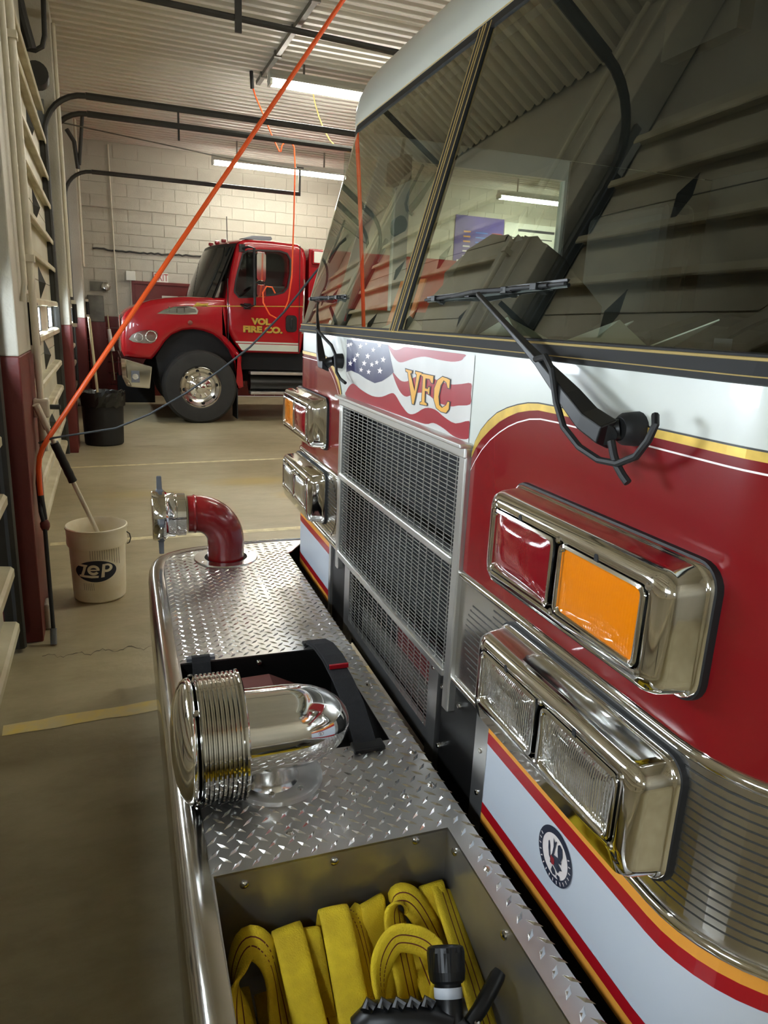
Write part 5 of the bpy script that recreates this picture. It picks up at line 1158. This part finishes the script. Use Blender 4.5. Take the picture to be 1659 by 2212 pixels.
nz = thing('hose_nozzle', 'black fire nozzle with bail handle lying on the yellow hose', 'nozzle', (0.43, 0.78, 0.43), skew=True)
B0, T_ = Vector((0.428, 0.765, 0.452)), Vector((0.446, 0.838, 0.532)); ax = (T_-B0).normalized()
q = MB(); loops = []; ref = Vector((1,0,0)); a_ = (ref-ax*ref.dot(ax)).normalized(); b_ = ax.cross(a_)
for h, r_ in ((0.050, 0.024), (0.054, 0.028), (0.066, 0.030), (0.092, 0.031), (0.099, 0.029), (0.101, 0.025), (0.100, 0.022), (0.085, 0.018), (0.085, 0.0)):
    loops.append([B0+ax*h+(a_*math.cos(2*PI*k/40)+b_*math.sin(2*PI*k/40))*(r_*(0.94 if (k//2) % 2 and 0.06 < h < 0.107 and r_ > 0.03 else 1)) for k in range(40)])
MB().loft(loops, True).build('bumper_tip', M_blackpl, nz)
MB().lathe([(0.0, -0.035), (0.022, -0.034), (0.024, -0.01), (0.0215, 0.0), (0.0215, 0.05), (0.024, 0.055)], B0, ax, 28).build('barrel', M_blackpl, nz, smooth=True)
MB().lathe([(0.0219, 0.030), (0.0226, 0.031), (0.0226, 0.044), (0.0219, 0.045)], B0, ax, 28).build('label_band', M_lowwhite, nz, smooth=True)
MB().lathe([(0.0, -0.036), (0.020, -0.034), (0.030, -0.02), (0.033, 0.0), (0.030, 0.02), (0.020, 0.034), (0.0, 0.036)], B0+ax*(-0.025), (1,0,0), 24).build('valve_body', M_blackpl, nz, smooth=True)
MB().tube([(0.455, 0.752, 0.452), (0.475, 0.760, 0.462), (0.500, 0.775, 0.474), (0.520, 0.788, 0.484), (0.527, 0.792, 0.488)], [0.011, 0.012, 0.0125, 0.0125, 0.010], 14).build('bail_handle', M_blackpl, nz, smooth=True)
MB().lathe([(0.0, 0.006), (0.004, 0.005), (0.005, 0.0)], (0.462, 0.742, 0.462), (0.3,-0.8,0.5), 12).build('bail_screw', M_chrome_worn, nz)
q = MB(); P_ = [Vector((0.425, 0.752, 0.448)), Vector((0.39, 0.775, 0.452)), Vector((0.35, 0.790, 0.452)), Vector((0.312, 0.802, 0.450)), Vector((0.292, 0.802, 0.436))]
q.tube(P_, [0.026, 0.028, 0.029, 0.029, 0.024], 16).build('pistol_grip', M_blackpl, nz, smooth=True)
for k in range(5): MB().tube([(0.30+k*0.022, 0.800-k*0.006, 0.478), (0.305+k*0.022, 0.808-k*0.006, 0.482), (0.314+k*0.022, 0.798-k*0.006, 0.479)], 0.009, 10).build('grip_knob', M_blackpl, nz, smooth=True)

# repeats carry a common group
GROUPS = {'fluorescent_light': 'ceiling fluorescent fixtures', 'conduit': 'painted wall conduits', 'sensor_tube': 'sensor tubes on the posts', 'door_spring': 'springs over the doors',
          'banner': 'banners on the far wall', 'wooden_stick': 'leaning wooden poles'}
for o in bpy.data.objects:
    if o.parent is None and o.name.split('.')[0] in GROUPS and 'category' in o.keys(): o['group'] = GROUPS[o.name.split('.')[0]]
